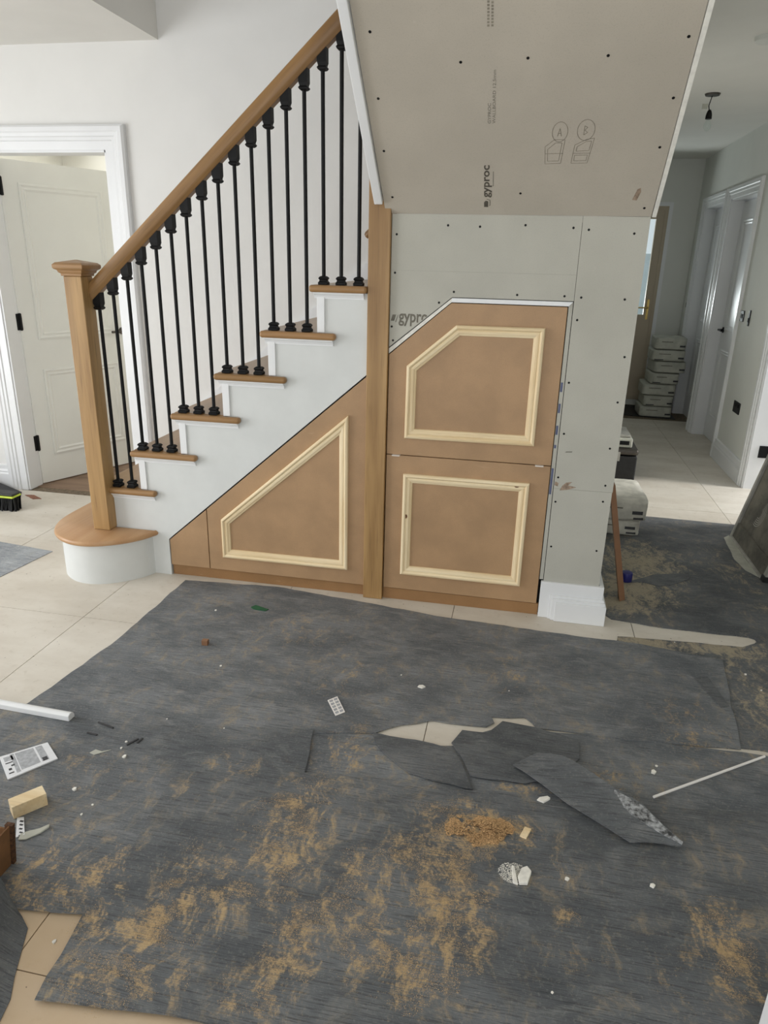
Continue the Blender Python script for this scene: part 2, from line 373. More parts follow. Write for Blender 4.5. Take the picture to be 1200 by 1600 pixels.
def text_part(name, body, length, height, origin, X, Y, mat, parent, clip=None, bold=0.):
    """flat printed lettering laid in the plane spanned by X (reading direction) and Y (letter up)"""
    cu_ = bpy.data.curves.new(name, 'FONT'); cu_.body = body; cu_.size = 1; cu_.resolution_u = 3; cu_.offset = bold
    t = bpy.data.objects.new(name, cu_); COL.objects.link(t)
    bpy.context.view_layer.update()
    me = bpy.data.meshes.new_from_object(t.evaluated_get(bpy.context.evaluated_depsgraph_get())); bpy.data.objects.remove(t); bpy.data.curves.remove(cu_)
    xs = [v.co.x for v in me.vertices]; ys = [v.co.y for v in me.vertices]; x0, x1, y0, y1 = min(xs), max(xs), min(ys), max(ys)
    X = Vector(X).normalized(); Y = Vector(Y).normalized(); Z = X.cross(Y); o0 = Vector(origin) - OFF[parent]
    for v in me.vertices: v.co = o0 + X*((v.co.x-x0)/(x1-x0)*length) + Y*((v.co.y-y0)/(y1-y0)*height) + Z*.0006
    if clip:
        bm = bmesh.new(); bm.from_mesh(me)
        bmesh.ops.bisect_plane(bm, geom=bm.verts[:]+bm.edges[:]+bm.faces[:], plane_co=Vector(clip[0])-OFF[parent], plane_no=clip[1], clear_outer=True)
        bm.to_mesh(me); bm.free()
    return link(name, me, mat, parent)
def copy_tree(o, parent=None):
    c = o.copy(); COL.objects.link(c); OFF[c] = OFF.get(o, Vector())
    if parent is not None: c.parent = parent
    for ch in list(o.children): copy_tree(ch, c)
    return c

# ------------------------------------------------------------------ the setting
ZC = 2.655; YB = 1.05; XR = 3.40; YE = 5.75
fl = struct(MB().box(-4.1, 5.4, -5.1, 5.9, -.12, -.004), 'floor', 'grout', 'pale beige stone tiled floor', 'floor')
TW, TD = .82, .775
tme = None
for i in range(-5, 5):
    for j in range(-4, 9):
        x0 = -.175 + i*TW; y0 = -.52 + j*TD - TD*2
        if x0 > 3.3 or x0 < -3.9 or y0 > 5.2: continue
        if y0 + TD > YB + .1 and x0 + TW < 2.1 : continue
        if x0 < -2.6 and y0 < -2.2: continue
        if tme is None:
            mb = MB().box(.0015, TW-.0015, .0015, TD-.0015, -.006, 0.)
            tme = bpy.data.meshes.new('tile'); tme.from_pydata(mb.v, [], mb.f); finish(tme); tme.materials.append(M['tile'])
        t = bpy.data.objects.new('tile', tme); COL.objects.link(t); t.parent = fl; t.location = Vector((x0, y0, 0)) - fl.location
struct(MB().box(-4, -.05, 1.12, 4.1, -.005, .002), 'floor_room', 'woodfloor', 'brown board floor seen through the open door', 'floor')
# wall behind the stairs with the doorway on the left
DX0, DX1, DZ = -1.61, -.77, 2.12
w = MB().box(-4.1, DX0, YB, YB+.12, 0, ZC+.3).box(DX1, 2.12, YB, YB+.12, 0, 5.2).box(DX0, DX1, YB, YB+.12, DZ, ZC+.3)
struct(w, 'wall_back', 'wall', 'white painted wall behind the staircase', 'wall')
struct(MB().box(-3.05, -2.93, -5.1, -3.3, 0, ZC).box(-3.05, -2.93, -.2, 1.05, 0, ZC).box(-3.05, -2.93, -3.3, -.2, 2.35, ZC).box(-3.05, -2.93, -3.3, -.2, 0, .12), 'wall_left', 'wall', 'white wall on the left with a tall window', 'wall')
struct(MB().box(-4.2, -.8, -5.2, -5.1, 0, ZC).box(3.2, 3.5, -5.2, -5.1, 0, ZC).box(-.8, 3.2, -5.2, -5.1, 2.4, ZC).box(-.8, 3.2, -5.2, -5.1, 0, .12), 'wall_front', 'wall', 'white wall behind the viewer with a wide window', 'wall')
def window(name, pts, label):
    mb = MB()
    for b in pts: mb.box(*b)
    return struct(mb, name, 'gloss', label, 'window')
window('window_1', [(-2.98,-2.93,-3.3,-3.24,.12,2.35),(-2.98,-2.93,-.26,-.2,.12,2.35),(-2.98,-2.93,-1.78,-1.72,.12,2.35),(-2.98,-2.93,-3.24,-.26,2.29,2.35),(-2.98,-2.93,-3.24,-.26,.12,.18)], 'tall white framed window in the left wall')
window('window_2', [(-.8,-.74,-5.14,-5.1,.12,2.4),(3.14,3.2,-5.14,-5.1,.12,2.4),(1.17,1.23,-5.14,-5.1,.12,2.4),(-.74,3.14,-5.14,-5.1,2.34,2.4),(-.74,3.14,-5.14,-5.1,.12,.18)], 'wide white framed window behind the viewer')
# hall walls
A0, A1, B0, B1, C0, C1, HZ = 3.50, 4.32, 4.58, 5.36, 1.62, 2.47, 2.15
w = MB()
for a, b in ((-5.2, C0), (C1, A0), (A1, B0), (B1, 5.9)): w.box(XR, XR+.14, a, b, 0, ZC)
for a, b in ((C0, C1), (A0, A1), (B0, B1)): w.box(XR, XR+.14, a, b, HZ, ZC)
struct(w, 'wall_right', 'hallwall', 'grey white hall wall on the right with three doorways', 'wall')
struct(MB().box(3.1, XR+.14, YE, YE+.14, 0, ZC).box(2.0, 3.1, YE, YE+.14, 2.19, ZC).box(2.0, 2.16, YE, YE+.14, 0, 2.19).box(2.16, 3.1, YE, YE+.14, 0, .07), 'wall_hall_end', 'hallwall', 'grey white end wall of the hall around the back door', 'wall')
struct(MB().box(2.0, 2.12, .0135, YE, 0, ZC), 'wall_hall_left', 'hallwall', 'wall running along the left side of the hall', 'wall')
# ceilings, upper floor edge and stair shaft
struct(MB().box(-4.1, -.4, -5.1, YB, ZC, ZC+.3).box(-.4, 2.12, -5.1, -1.06, ZC, ZC+.3).box(2.12, XR+.14, -5.1, 5.9, ZC, ZC+.3), 'ceiling', 'ceil', 'white ceiling with the edge of the stairwell opening', 'ceiling')
struct(MB().box(-.5, -.4, -1.06, YB, ZC+.3, 5.2).box(-.4, 2.12, -1.16, -1.06, ZC+.3, 5.2).box(2.12, 2.22, -1.16, YB+.12, ZC+.3, 5.2).box(-.5, -.2, -1.16, YB+.12, 5.2, 5.3).box(1.2, 2.22, -1.16, YB+.12, 5.2, 5.3).box(-.2, 1.2, -1.16, -.6, 5.2, 5.3).box(-.2, 1.2, .6, YB+.12, 5.2, 5.3), 'wall_stairwell', 'wall', 'white walls of the open stairwell above', 'wall')
# room behind the left door
struct(MB().box(-4, .2, 4.1, 4.2, 0, ZC).box(.1, .2, 1.17, 4.1, 0, ZC).box(-3.2, -3.1, 1.17, 1.9, 0, ZC).box(-3.2, -3.1, 3.3, 4.1, 0, ZC).box(-3.2, -3.1, 1.9, 3.3, 2.2, ZC).box(-3.2, -3.1, 1.9, 3.3, 0, .8), 'wall_room', 'doorw', 'warm white wall of the room beyond the left door', 'wall')
struct(MB().box(-3.2, .2, 1.17, 4.2, ZC-.1, ZC+.1), 'ceiling_room', 'doorw', 'warm white ceiling of the room beyond the left door', 'ceiling')

# doorway 1 on the left: lining, casing, two-panel door standing open
struct(casing(DX0, DX1, DZ, lambda u, v, h: (u, YB-h, v)), 'trim_1', 'gloss', 'wide moulded white casing around the left doorway', 'door casing')
struct(MB().box(DX0-.02, DX0+.012, YB-.005, YB+.125, 0, DZ).box(DX1-.012, DX1+.02, YB-.005, YB+.125, 0, DZ).box(DX0, DX1, YB-.005, YB+.125, DZ-.012, DZ+.02), 'trim_2', 'gloss', 'white door lining inside the left doorway', 'door lining')
def panel_door(name, loc, rotz, Wd, H, panels, label, mat='doorw', handle_x=None, hm='steel', thick=.04, prof=None, z0=.008):
    d = empty(name, loc, label, 'door', kind='structure', rotz=rotz, local=True)
    build(MB().box(0, Wd, 0, thick, z0, H), 'leaf', mat, d, .002)
    prof = prof or [(0,0),(0,.006),(.012,.009),(.022,.004),(.030,.004),(.036,.007),(.046,.002),(.048,0)]
    for x0, za, x1, zb in panels:
        for side, y in ((1, 0.), (-1, thick)):
            mb = MB()
            for s in frame_sides([(x0,za),(x1,za),(x1,zb),(x0,zb)], prof, (lambda u, v, h, y=y, side=side: (u, y - side*h, v))): mb.add(s.v, s.f)
            build(mb, 'panel_moulding', mat, d)
    if handle_x is not None:
        hb = MB()
        sgn = -1 if handle_x > Wd/2 else 1
        for y, s in ((0, -1), (thick, 1)):
            hb.tube((handle_x, y, 1.02), (handle_x, y+s*.008, 1.02), .026, n=14); hb.tube((handle_x, y, 1.02), (handle_x, y+s*.05, 1.02), .009)
            hb.tube((handle_x, y+s*.045, 1.02), (handle_x+sgn*.11, y+s*.045, 1.02), .009)
        build(hb, 'handle', hm, d, smooth=True)
    return d
d1 = panel_door('door_1', (DX0+.018, YB+.125, 0), R(90-24.8), .815, 2.10, [(.11,.20,.70,.80),(.11,1.0,.70,1.97)], 'off white two panel door standing open behind the newel post', handle_x=.755)
for z in (.25, 1.07, 1.89):
    hb = MB().box(-.03, -.001, -.006, .002, z, z+.105).box(.001, .012, -.006, .002, z, z+.105); hb.tube((0, -.006, z-.003), (0, -.006, z+.108), .0075)
    build(hb, 'hinge', 'black', d1)
# pale batten seen over the door
tag(build(MB().box(-1.30, -.72, 3.96, 4.0, 2.33, 2.37), 'pale_batten', 'pine_x', None, .004), 'pale yellow batten on the wall seen above the open door', 'batten')
# skirting left of doorway
def skirt(u0, u1, fn, h=.17):
    mb = MB(); pr = [(0,0),(.024,0),(.024,h*.62),(.018,h*.68),(.02,h*.74),(.014,h*.82),(.014,h*.97),(.008,h),(0,h)]
    mb.loft([[fn(u, z, p) for p, z in pr] for u in (u0, u1)]); return mb
struct(skirt(-2.93, DX0-.131, lambda u, v, h: (u, YB-h, v)), 'baseboard_back', 'gloss', 'white skirting left of the open doorway', 'skirting board')
struct(skirt(C1+.11, A0-.11, lambda u, v, h: (XR-h, u, v)), 'baseboard_right', 'gloss', 'white skirting along the right hall wall below the socket', 'skirting board')
# right hall doorways
HC = [(0,0),(0,.012),(.035,.014),(.04,.02),(.06,.02),(.066,.026),(.09,.026),(.1,.018),(.1,0)]
FX = lambda u, v, h: (XR-h, u, v)
for k, (a, b, lab) in enumerate(((A0, A1, 'moulded white casing of the nearer closed hall door'), (B0, B1, 'moulded white casing of the farther closed hall door'), (C0, C1, 'bright white casing of the open doorway nearest on the right'))):
    struct(casing(a, b, HZ, FX, HC), 'trim_%d' % (3+2*k), 'gloss', lab, 'door casing')
    struct(MB().box(XR-.004, XR+.144, a-.01, a+.012, 0, HZ).box(XR-.004, XR+.144, b-.012, b+.01, 0, HZ).box(XR-.004, XR+.144, a, b, HZ-.012, HZ+.01), 'trim_%d' % (4+2*k), 'gloss', lab.replace('moulded white casing', 'white lining').replace('bright white casing', 'bright white lining'), 'door lining')
for k, (a, b, hx) in enumerate(((A0, A1, .07), (B0, B1, .72))):
    panel_door('door_%d' % (2+k), (XR+.10, b-.014, 0), R(-90), b-a-.028, 2.13, [(.11,.22,.68,.85),(.11,1.02,.68,1.98)], ('nearer' if k == 0 else 'farther') + ' closed white two panel door in the right hall wall', 'gloss', handle_x=(.07 if k == 0 else .70), hm='black')
hb = MB().box(3.455, 3.53, C1-.018, C1-.010, .245, .335); hb.tube((3.535, C1-.02, .24), (3.535, C1-.02, .34), .008)
build(hb, 'hinge', 'black', [o for o in COL.objects if o.name == 'trim_8'][0])
struct(MB().box(5.3, 5.4, -.5, 4, 0, .9).box(3.54, 5.4, 3.1, 3.2, 0, ZC), 'wall_side_room', 'wall', 'white walls of the side room beyond the nearest right doorway', 'wall')
# switches and socket
def plate(y0, y1, z0, z1, name, label, cat, extra):
    p = empty(name, (XR, (y0+y1)/2, z0), label, cat)
    build(MB().box(XR-.009, XR, y0, y1, z0, z1), 'plate', 'blackp', p, .002)
    for b in extra: build(MB().box(XR-.013, XR-.009, *b), 'rocker', 'black', p, .001)
plate(3.27, 3.36, 1.16, 1.245, 'light_switch', 'black square light switch on the right hall wall', 'switch', [(3.29,3.31,1.185,1.22),(3.32,3.34,1.185,1.22)])
plate(3.10, 3.13, 1.14, 1.26, 'thermostat_bracket', 'narrow dark bracket beside the light switch', 'bracket', [(3.105,3.125,1.17,1.20)])
plate(2.91, 3.08, .47, .56, 'wall_socket', 'black double socket low on the right hall wall', 'socket', [(2.93,2.95,.52,.545),(3.0,3.02,.52,.545)])
tag(build(MB().box(XR-.006, XR, 5.53, 5.56, 1.12, 1.24).box(XR-.012, XR-.006, 5.538, 5.552, 1.15, 1.2), 'wall_bracket', 'steel', None, .001), 'small metal bracket on the wall beyond the farther hall door', 'bracket')
# back door
bd = empty('door_4', (2.62, YE, .07), 'cream part glazed back door at the end of the hall', 'door', kind='structure')
build(MB().box(2.16, 2.20, YE, YE+.07, .13, 2.15).box(3.065, 3.1, YE, YE+.07, .13, 2.15).box(2.16, 3.1, YE, YE+.07, 2.15, 2.19).box(2.16, 3.1, YE-.02, YE+.07, .07, .13), 'door_frame', 'pvc', bd)
build(MB().box(2.20, 2.36, YE+.01, YE+.06, .13, 2.15).box(2.985, 3.065, YE+.01, YE+.06, .13, 2.15).box(2.36, 2.985, YE+.01, YE+.06, 2.06, 2.15).box(2.36, 2.985, YE+.01, YE+.06, .13, 1.04), 'leaf', 'pvc', bd)
build(MB().box(2.36, 2.985, YE+.03, YE+.04, 1.04, 2.06), 'pane', 'glass', bd)
mb = MB()
for s in frame_sides([(2.40,.25),(2.89,.25),(2.89,.92),(2.40,.92)], [(0,0),(.01,.01),(.03,.012),(.05,.004),(.052,0)], lambda u, v, h: (u, YE+.01-h, v)): mb.add(s.v, s.f)
build(mb, 'lower_panel', 'pvc', bd)
hb = MB().box(3.01, 3.035, YE+.002, YE+.01, .99, 1.21); hb.tube((3.022, YE, 1.12), (3.022, YE-.05, 1.12), .009); hb.tube((3.022, YE-.045, 1.12), (2.91, YE-.045, 1.12), .008)
build(hb, 'handle', 'brass', bd)
struct(MB().box(3.1, 3.14, YE-.008, YE, .07, 2.19).box(2.12, 3.14, YE-.008, YE, 2.19, 2.23), 'trim_9', 'gloss', 'thin bright trim around the back door', 'trim')
struct(MB().box(1.5, 4.5, 5.9, 12, -.3, -.1), 'floor_garden', 'grass', 'lawn outside the back door', 'ground')
struct(MB().box(1.2, 5, 9, 9.2, -.1, 1.75), 'wall_garden', 'render', 'pale garden wall seen through the back door glass', 'wall')
# pendant lamp and smoke alarm
pn = empty('pendant_light', (2.765, 2.6, 2.43), 'bare bulb on a short flex hanging from the hall ceiling', 'lamp')
mb = MB().lathe(2.765, 2.6, [(.001,ZC-.014),(.045,ZC-.012),(.05,ZC)], 16); build(mb, 'ceiling_rose', 'steel', pn)
mb = MB().tube((2.765,2.6,ZC-.01), (2.752,2.6,2.585), .003, n=6).tube((2.752,2.6,2.585), (2.762,2.6,2.545), .003, n=6); build(mb, 'flex', 'black', pn)
mb = MB().lathe(2.762, 2.6, [(.008,2.56),(.014,2.55),(.02,2.53),(.021,2.505)], 14); build(mb, 'bulb_holder', 'black', pn, smooth=True)
mb = MB().lathe(2.762, 2.6, [(.012,2.505),(.016,2.49),(.024,2.468),(.022,2.45),(.012,2.436),(.002,2.432)], 14); build(mb, 'bulb', 'glass', pn, smooth=True)
build(MB().box(2.71, 2.745, 2.595, 2.598, 2.565, 2.595), 'paper_tag', 'bagg', pn)
tag(build(MB().lathe(2.735, 1.32, [(.04,ZC-.028),(.052,ZC-.02),(.055,ZC)], 20), 'smoke_alarm', 'hallwall', None, smooth=True), 'round white smoke alarm on the hall ceiling', 'smoke alarm')

# ------------------------------------------------------------------ understairs wall of plasterboard, with screws and print
wu = struct(MB().box(-.0, 1.0, .03, .06, .06, .95).box(1.0, 2.0, .03, .06, 0, 1.74).box(2.0, 2.11, .0135, .03, 0, 1.74), 'wall_understairs', 'void', 'grey plasterboard wall under the stairs around the cupboard doors', 'wall')
wu.data.clear_geometry(); mb = MB().box(1.06, 2.0, .025, .05, 0, 1.72).box(1.87, 2.0, .0135, .025, 0, 1.72)
wu.data.from_pydata([tuple(Vector(v)-OFF[wu]) for v in mb.v], [], mb.f)
def pboard(pts): return MB().prism(pts, FY(.0125), 0, .0125)
build(pboard([(1.1115,1.208),(1.374,1.4235),(1.8675,1.4235),(1.8675,1.5243),(1.1115,1.5243)]), 'plasterboard', 'pb', wu)
build(pboard([(1.1115,1.5246),(1.8675,1.5246),(1.8675,1.742),(1.1115,1.742)]), 'plasterboard', 'pb', wu)
build(pboard([(1.869,.6305),(2.12,.6305),(2.12,1.742),(1.869,1.742)]), 'plasterboard', 'pb', wu)
lowb = build(pboard([(1.869,0),(2.118,0),(2.118,.6298),(1.869,.6298)]), 'plasterboard', 'pb', wu)
pts = [(1.132,1.664),(1.342,1.701),(1.471,1.698),(1.65,1.706),(1.836,1.699),(1.895,1.693),(2.067,1.682),(1.129,1.514),(1.38,1.445),(1.64,1.441),(1.829,1.442),(1.895,1.439),(2.064,1.437),(1.32,1.4),(1.121,1.295),(1.128,1.237),(1.889,1.351),(2.093,1.212),(1.884,1.096),(2.09,1.025),(1.887,.877),(2.084,.826),(1.883,.681),(2.086,.66),(1.883,.568),(2.085,.586),(1.886,.353),(2.086,.352)]
mb = MB().tube((0,.001,0), (0,-.0008,0), .0052, .0045, 10); sme = bpy.data.meshes.new('screw'); sme.from_pydata(mb.v, [], mb.f); sme.materials.append(M['black'])
for x, z in pts:
    s = bpy.data.objects.new('screw', sme); COL.objects.link(s); s.parent = wu; s.location = Vector((x, 0, z)) - OFF[wu]
dn = Vector((.626, 0, -.78))
lp = MB().prism([(1.116,1.319),(1.124,1.345),(1.139,1.345),(1.131,1.319)], FY(0), 0, .0006); build(lp, 'printed_mark', 'print', wu)
lp = MB().prism([(1.136,1.316),(1.147,1.345),(1.149,1.345),(1.139,1.313)], FY(0), 0, .0006); build(lp, 'printed_mark', 'print', wu)
text_part('lettering', 'gyproc', .150, .052, (1.150,0,1.299), (1,0,0), (0,0,1), 'print', wu, ((1.1115,0,1.208+.006), dn), .022)
# scuffs on the right board
build(MB().prism([(1.895,.622),(1.93,.628),(1.965,.642),(1.93,.648),(1.945,.665),(1.92,.66),(1.905,.645)], FY(0), 0, .0005), 'scuff', 'stain', wu)
build(MB().prism([(1.9,.795),(1.93,.798),(1.93,.802),(1.905,.8)], FY(0), 0, .0005), 'scuff', 'print', wu)
build(MB().prism([(1.87,.645),(1.885,.64),(1.888,.655),(1.873,.662)], FY(0), 0, .0005), 'scuff', 'stain', wu)
# sloping soffit under the upper flight
K = .87; SN = math.hypot(1, K); s_dir = Vector((0, -1/SN, K/SN)); n_dir = Vector((0, -K/SN, -1/SN))
def SF(x, y, d=0.): return Vector((x, y, 1.743 - K*y)) + n_dir*d
so = empty('ceiling_soffit', (1.6, -.5, 1.743), 'sloping bare plasterboard soffit under the upper flight', 'soffit', kind='structure')
mb = MB(); mb.add([SF(1.084,0), SF(2.12,0), SF(2.098,-1.05), SF(1.084,-1.05), SF(1.084,0,-.0125), SF(2.12,0,-.0125), SF(2.098,-1.05,-.0125), SF(1.084,-1.05,-.0125)], [(0,1,2,3),(4,7,6,5),(0,4,5,1),(1,5,6,2),(2,6,7,3),(3,7,4,0)])
sb = build(mb, 'plasterboard', 'pbs', so)
sc = [(1.132,-.56),(1.411,-.48),(1.621,-.486),(1.862,-.487),(2.082,-.526),(1.126,-.388),(1.117,-.228),(1.122,-.064),(1.622,-.082),(2.085,-.377),(2.084,-.237),(2.087,-.032)]
mb = MB().tube(-n_dir*.001, n_dir*.0008, .0055, .0047, 10); sme2 = bpy.data.meshes.new('screw'); sme2.from_pydata([tuple(v) for v in mb.v], [], mb.f); sme2.materials.append(M['black'])
for x, y in sc:
    s = bpy.data.objects.new('screw', sme2); COL.objects.link(s); s.parent = so; s.location = SF(x, y) - OFF[so]
XN = (-1, 0, 0)
def sprint(name, body, x, y, length, height, mat, bold=0.): return text_part(name, body, length, height, SF(x, y), s_dir, XN, mat, so, None, bold)
sprint('lettering', 'gyproc', 1.514, -.066, .152, .030, 'printd', .022)
sprint('lettering', 'GYPROC', 1.508, -.312, .078, .0105, 'print')
sprint('lettering', 'WALLBOARD 12.5mm', 1.5235, -.312, .195, .0105, 'print')
def sribbon(name, chains, wd, mat):
    mb = MB()
    for ch in chains:
        for (x0, y0), (x1, y1) in zip(ch, ch[1:]):
            a, b = SF(x0, y0, .0005), SF(x1, y1, .0005); d = (b-a).normalized(); q = d.cross(n_dir)*wd/2
            mb.add([a-q, b-q, b+q, a+q], [(0,1,2,3)])
    return build(mb, name, mat, so)
def spoly(name, pts, mat):
    mb = MB(); mb.add([SF(x, y, .0005) for x, y in pts], [tuple(range(len(pts)))]); return build(mb, name, mat, so)
# print too small to read: broken grey lines
sribbon('faint_print', [[(1.498,-.563-.0075*i),(1.498,-.568-.0075*i)] for i in range(8)], .007, 'pencil')
sribbon('faint_print', [[(1.510,-.563-.0072*i),(1.510,-.568-.0072*i)] for i in range(9)], .007, 'pencil')
sribbon('faint_print', [[(1.5185,-.108-.0052*i),(1.5185,-.112-.0052*i)] for i in range(10)], .0035, 'print')
spoly('printed_mark', [(1.484,-.030),(1.500,-.030),(1.500,-.052),(1.490,-.054),(1.484,-.048)], 'printd')
sribbon('printed_mark', [[(1.503,-.036),(1.507,-.036),(1.507,-.056),(1.494,-.060)]], .003, 'print')
def arc(cx, cy, rx, ry): return [[(cx+rx*math.cos(t*.314), cy+ry*math.sin(t*.314)) for t in range(21)]]
sribbon('pencil_drawing', arc(1.744,-.285,.026,.030) + [[(1.737,-.272),(1.743,-.296),(1.75,-.272)],[(1.739,-.281),(1.748,-.281)]], .0022, 'pencil')
sribbon('pencil_drawing', arc(1.830,-.290,.029,.031) + [[(1.824,-.276),(1.824,-.303),(1.834,-.298),(1.826,-.29),(1.836,-.283),(1.824,-.276)]], .0022, 'pencil')
sribbon('pencil_drawing', [[(1.703,-.185),(1.758,-.187),(1.764,-.262),(1.728,-.262),(1.698,-.240),(1.703,-.185)],[(1.711,-.194),(1.75,-.195),(1.755,-.252),(1.733,-.252),(1.708,-.232),(1.711,-.194)],[(1.701,-.218),(1.763,-.219)]], .002, 'pencil')
sribbon('pencil_drawing', [[(1.794,-.187),(1.850,-.188),(1.862,-.266),(1.838,-.263),(1.799,-.245),(1.794,-.187)],[(1.803,-.195),(1.845,-.196),(1.847,-.214),(1.803,-.213),(1.803,-.195)],[(1.796,-.219),(1.857,-.220)],[(1.806,-.226),(1.85,-.228),(1.854,-.257),(1.836,-.256),(1.808,-.24),(1.806,-.226)]], .002, 'pencil')
spoly('stain', [(2.035,-.062),(2.052,-.06),(2.06,-.09),(2.056,-.105),(2.045,-.1),(2.04,-.08)], 'stain')
# white string board down the left edge and raw board edge down the right
mb = MB(); n_up = -n_dir
def sbar(x0, x1, d0, d1, ya, yb):
    m = MB(); m.add([SF(x0,ya,d0), SF(x1,ya,d0), SF(x1,yb,d0), SF(x0,yb,d0), SF(x0,ya,d1), SF(x1,ya,d1), SF(x1,yb,d1), SF(x0,yb,d1)], [(0,1,2,3),(4,7,6,5),(0,4,5,1),(1,5,6,2),(2,6,7,3),(3,7,4,0)]); return m
build(sbar(1.047, 1.081, .016, -.30, -.046, -1.06), 'string_board', 'gloss', so, .003)
m = MB(); q8 = [SF(x, y, d) for d in (.003, -.9) for x, y in ((2.1235,0),(2.1385,0),(2.1165,-1.05),(2.1015,-1.05))]
m.add(q8, [(0,1,2,3),(4,7,6,5),(0,4,5,1),(1,5,6,2),(2,6,7,3),(3,7,4,0)]); build(m, 'side_board', 'pbedge', so)

# ------------------------------------------------------------------ staircase
X0, G, RS, Z0 = -.390, .2301, .2, .2563
st = empty('staircase', (.3, .5, 0), 'white staircase with oak treads rising to the right behind black balusters', 'staircase')
def tz(k): return Z0 + RS*k           # top of tread k (1..6)
def tx(k): return X0 + G*(k-1)        # nosing of tread k
for k in range(1, 7):
    x, z = tx(k), tz(k); xe = x + .262 if k < 6 else 1.015
    t = build(MB().box(x, xe, -.002, 1.03, z-.03, z), 'tread', 'oak_y', st, .012, 3)
    rx = x + .3485 if k < 6 else 1.015
    build(MB().box(x, rx, -.036, -.001, z-.03, z), 'return_nosing', 'oak_x', t, .0125, 3)
    cm = MB().prism([(0,0),(.022,0),(.020,-.006),(.012,-.012),(.006,-.022),(.006,-.026),(0,-.026)], lambda u, v, w_, z=z: (w_, -u, z-.03+v), x+.018, rx-.016)
    build(cm, 'cove_moulding', 'gloss', t)
    build(MB().box(x+.032, x+.047, .0, 1.03, z-RS-.02, z-.028), 'riser', 'string', st)
    build(MB().box(x+.030, x+.064, -.008, .002, z-RS+.0005, z-.031), 'riser_end', 'gloss', st, .002)
build(MB().box(1.016, 1.9, .08, 1.03, tz(6)-.03, tz(6)), 'landing', 'oak_y', st)
poly = [(-.358, 0.), (-.005, 0.), (-.005, .1985), (1.0155, 1.0845), (1.0155, tz(6)-.03)]
for k in range(6, 0, -1):
    poly += [(tx(k)+.034, tz(k)-.03)]
    if k > 1: poly += [(tx(k)+.034, tz(k-1)-.03)]
build(MB().prism(poly, FY(.03), 0, .03), 'outer_string', 'string', st)
pts = [(tx(1)-.02, 0), (tx(1)+.6, 0), (1.6, tz(6)-.45), (1.9, tz(6)-.4), (1.9, tz(6)+.16), (tx(6)+.1, tz(6)+.16), (tx(1)+.02, tz(1)+.16), (tx(1)-.02, tz(1)+.05)]
build(MB().prism(pts, FY(1.0495), 0, .0195), 'wall_string', 'gloss', st)
# curtail step
def arcpts(outline, inn): return inset(outline, inn)
half = [(-.06,.0),(-.075,-.035),(-.10,-.083),(-.145,-.137),(-.198,-.180),(-.265,-.217),(-.335,-.235),(-.40,-.232),(-.455,-.214),(-.51,-.180),(-.555,-.138),(-.592,-.085),(-.620,-.020),(-.637,.05),(-.642,.13),(-.642,.25)]
def dense(pts, n=4):
    out = []
    for i in range(len(pts)-1):
        p0, p1, p2, p3 = (Vector(pts[max(0, min(len(pts)-1, i+k))]) for k in (-1, 0, 1, 2))
        for q in range(n):
            t = q/n; out.append(tuple(.5*((2*p1)+(p2-p0)*t+(2*p0-5*p1+4*p2-p3)*t*t+(3*p1-p0-3*p2+p3)*t**3)))
    return out + [pts[-1]]
half = dense(half)
outl = half + [(-.642,1.03),(-.34,1.03),(-.34,.0)]
def ring_loft(out, zs):
    mb = MB(); mb.loft([[(x, y, z) for x, y in (inset(out, d) if d else out)] for d, z in zs]); return mb
cs = build(ring_loft(outl, [(.010,.212),(.003,.217),(0,.226),(.003,.235),(.010,.240)]), 'curtail_tread', 'oak_step', st, smooth=True)
build(ring_loft(outl, [(.032,0),(.032,.2125)]), 'curtail_riser', 'string', st, smooth=True)
# balustrade
bl = empty('balustrade', (.3, .015, .24), 'oak handrail and newel with seventeen slim black metal balusters on the staircase', 'balustrade')
nx, ny, nh = -.3345, -.020, .0450
nw = build(MB().box(nx-nh, nx+nh, ny-nh, ny+nh, .2405, 1.462), 'newel_post', 'oak_z', bl, .004)
cap = MB().lathe(nx, ny, [(nh+.002,1.462),(nh+.006,1.463),(nh+.006,1.472),(nh+.014,1.478),(nh+.016,1.486),(nh+.026,1.492),(nh+.030,1.497),(nh+.030,1.510),(nh+.020,1.519),(.004,1.532)], sq=True)
build(cap, 'newel_cap', 'oak_x', nw, .0015)
zt = lambda x: 1.481 + .8727*(x+.243)
by = .015
prof = [(-.018,-.086),(.018,-.086),(.026,-.072),(.033,-.06),(.034,-.03),(.028,-.01),(.012,0.),(-.012,0.),(-.028,-.01),(-.034,-.03),(-.033,-.06),(-.026,-.072)]
xa, xb = nx+nh, 1.0165
build(MB().loft([[(x, by+p, zt(x)+q) for p, q in prof] for x in (xa, xb)]), 'handrail', 'oak_rail', bl, .002)
def baluster(x, zb, ztop, parent):
    b = build(MB().tube((x,by,zb+.008), (x,by,ztop-.02), .0082, n=10), 'baluster', 'black', parent, smooth=True)
    build(MB().lathe(x, by, [(.020,zb+.0003),(.0205,zb+.010),(.0165,zb+.014),(.0150,zb+.020),(.0195,zb+.026),(.0165,zb+.032),(.0105,zb+.036)], sq=True), 'base_shoe', 'black', b)
    zc_ = ztop
    mb = MB(); sl = .8727
    rings = []
    for r, dz, f in ((.0105,-.062,0),(.0165,-.058,0),(.0195,-.052,0),(.0150,-.046,0),(.0165,-.040,0),(.0185,-.034,0),(.0185,-.0005,1)):
        rings.append([(x+sx*r, by+sy*r, zc_+dz+f*sl*sx*r) for sx, sy in ((-1,-1),(1,-1),(1,1),(-1,1))])
    mb.loft(rings); build(mb, 'top_collar', 'black', b)
for j in range(17):
    x = -.265 + .0772*j
    k = 1 if j < 2 else (j-2)//3 + 2
    baluster(x, tz(k), zt(x)-.086, bl)
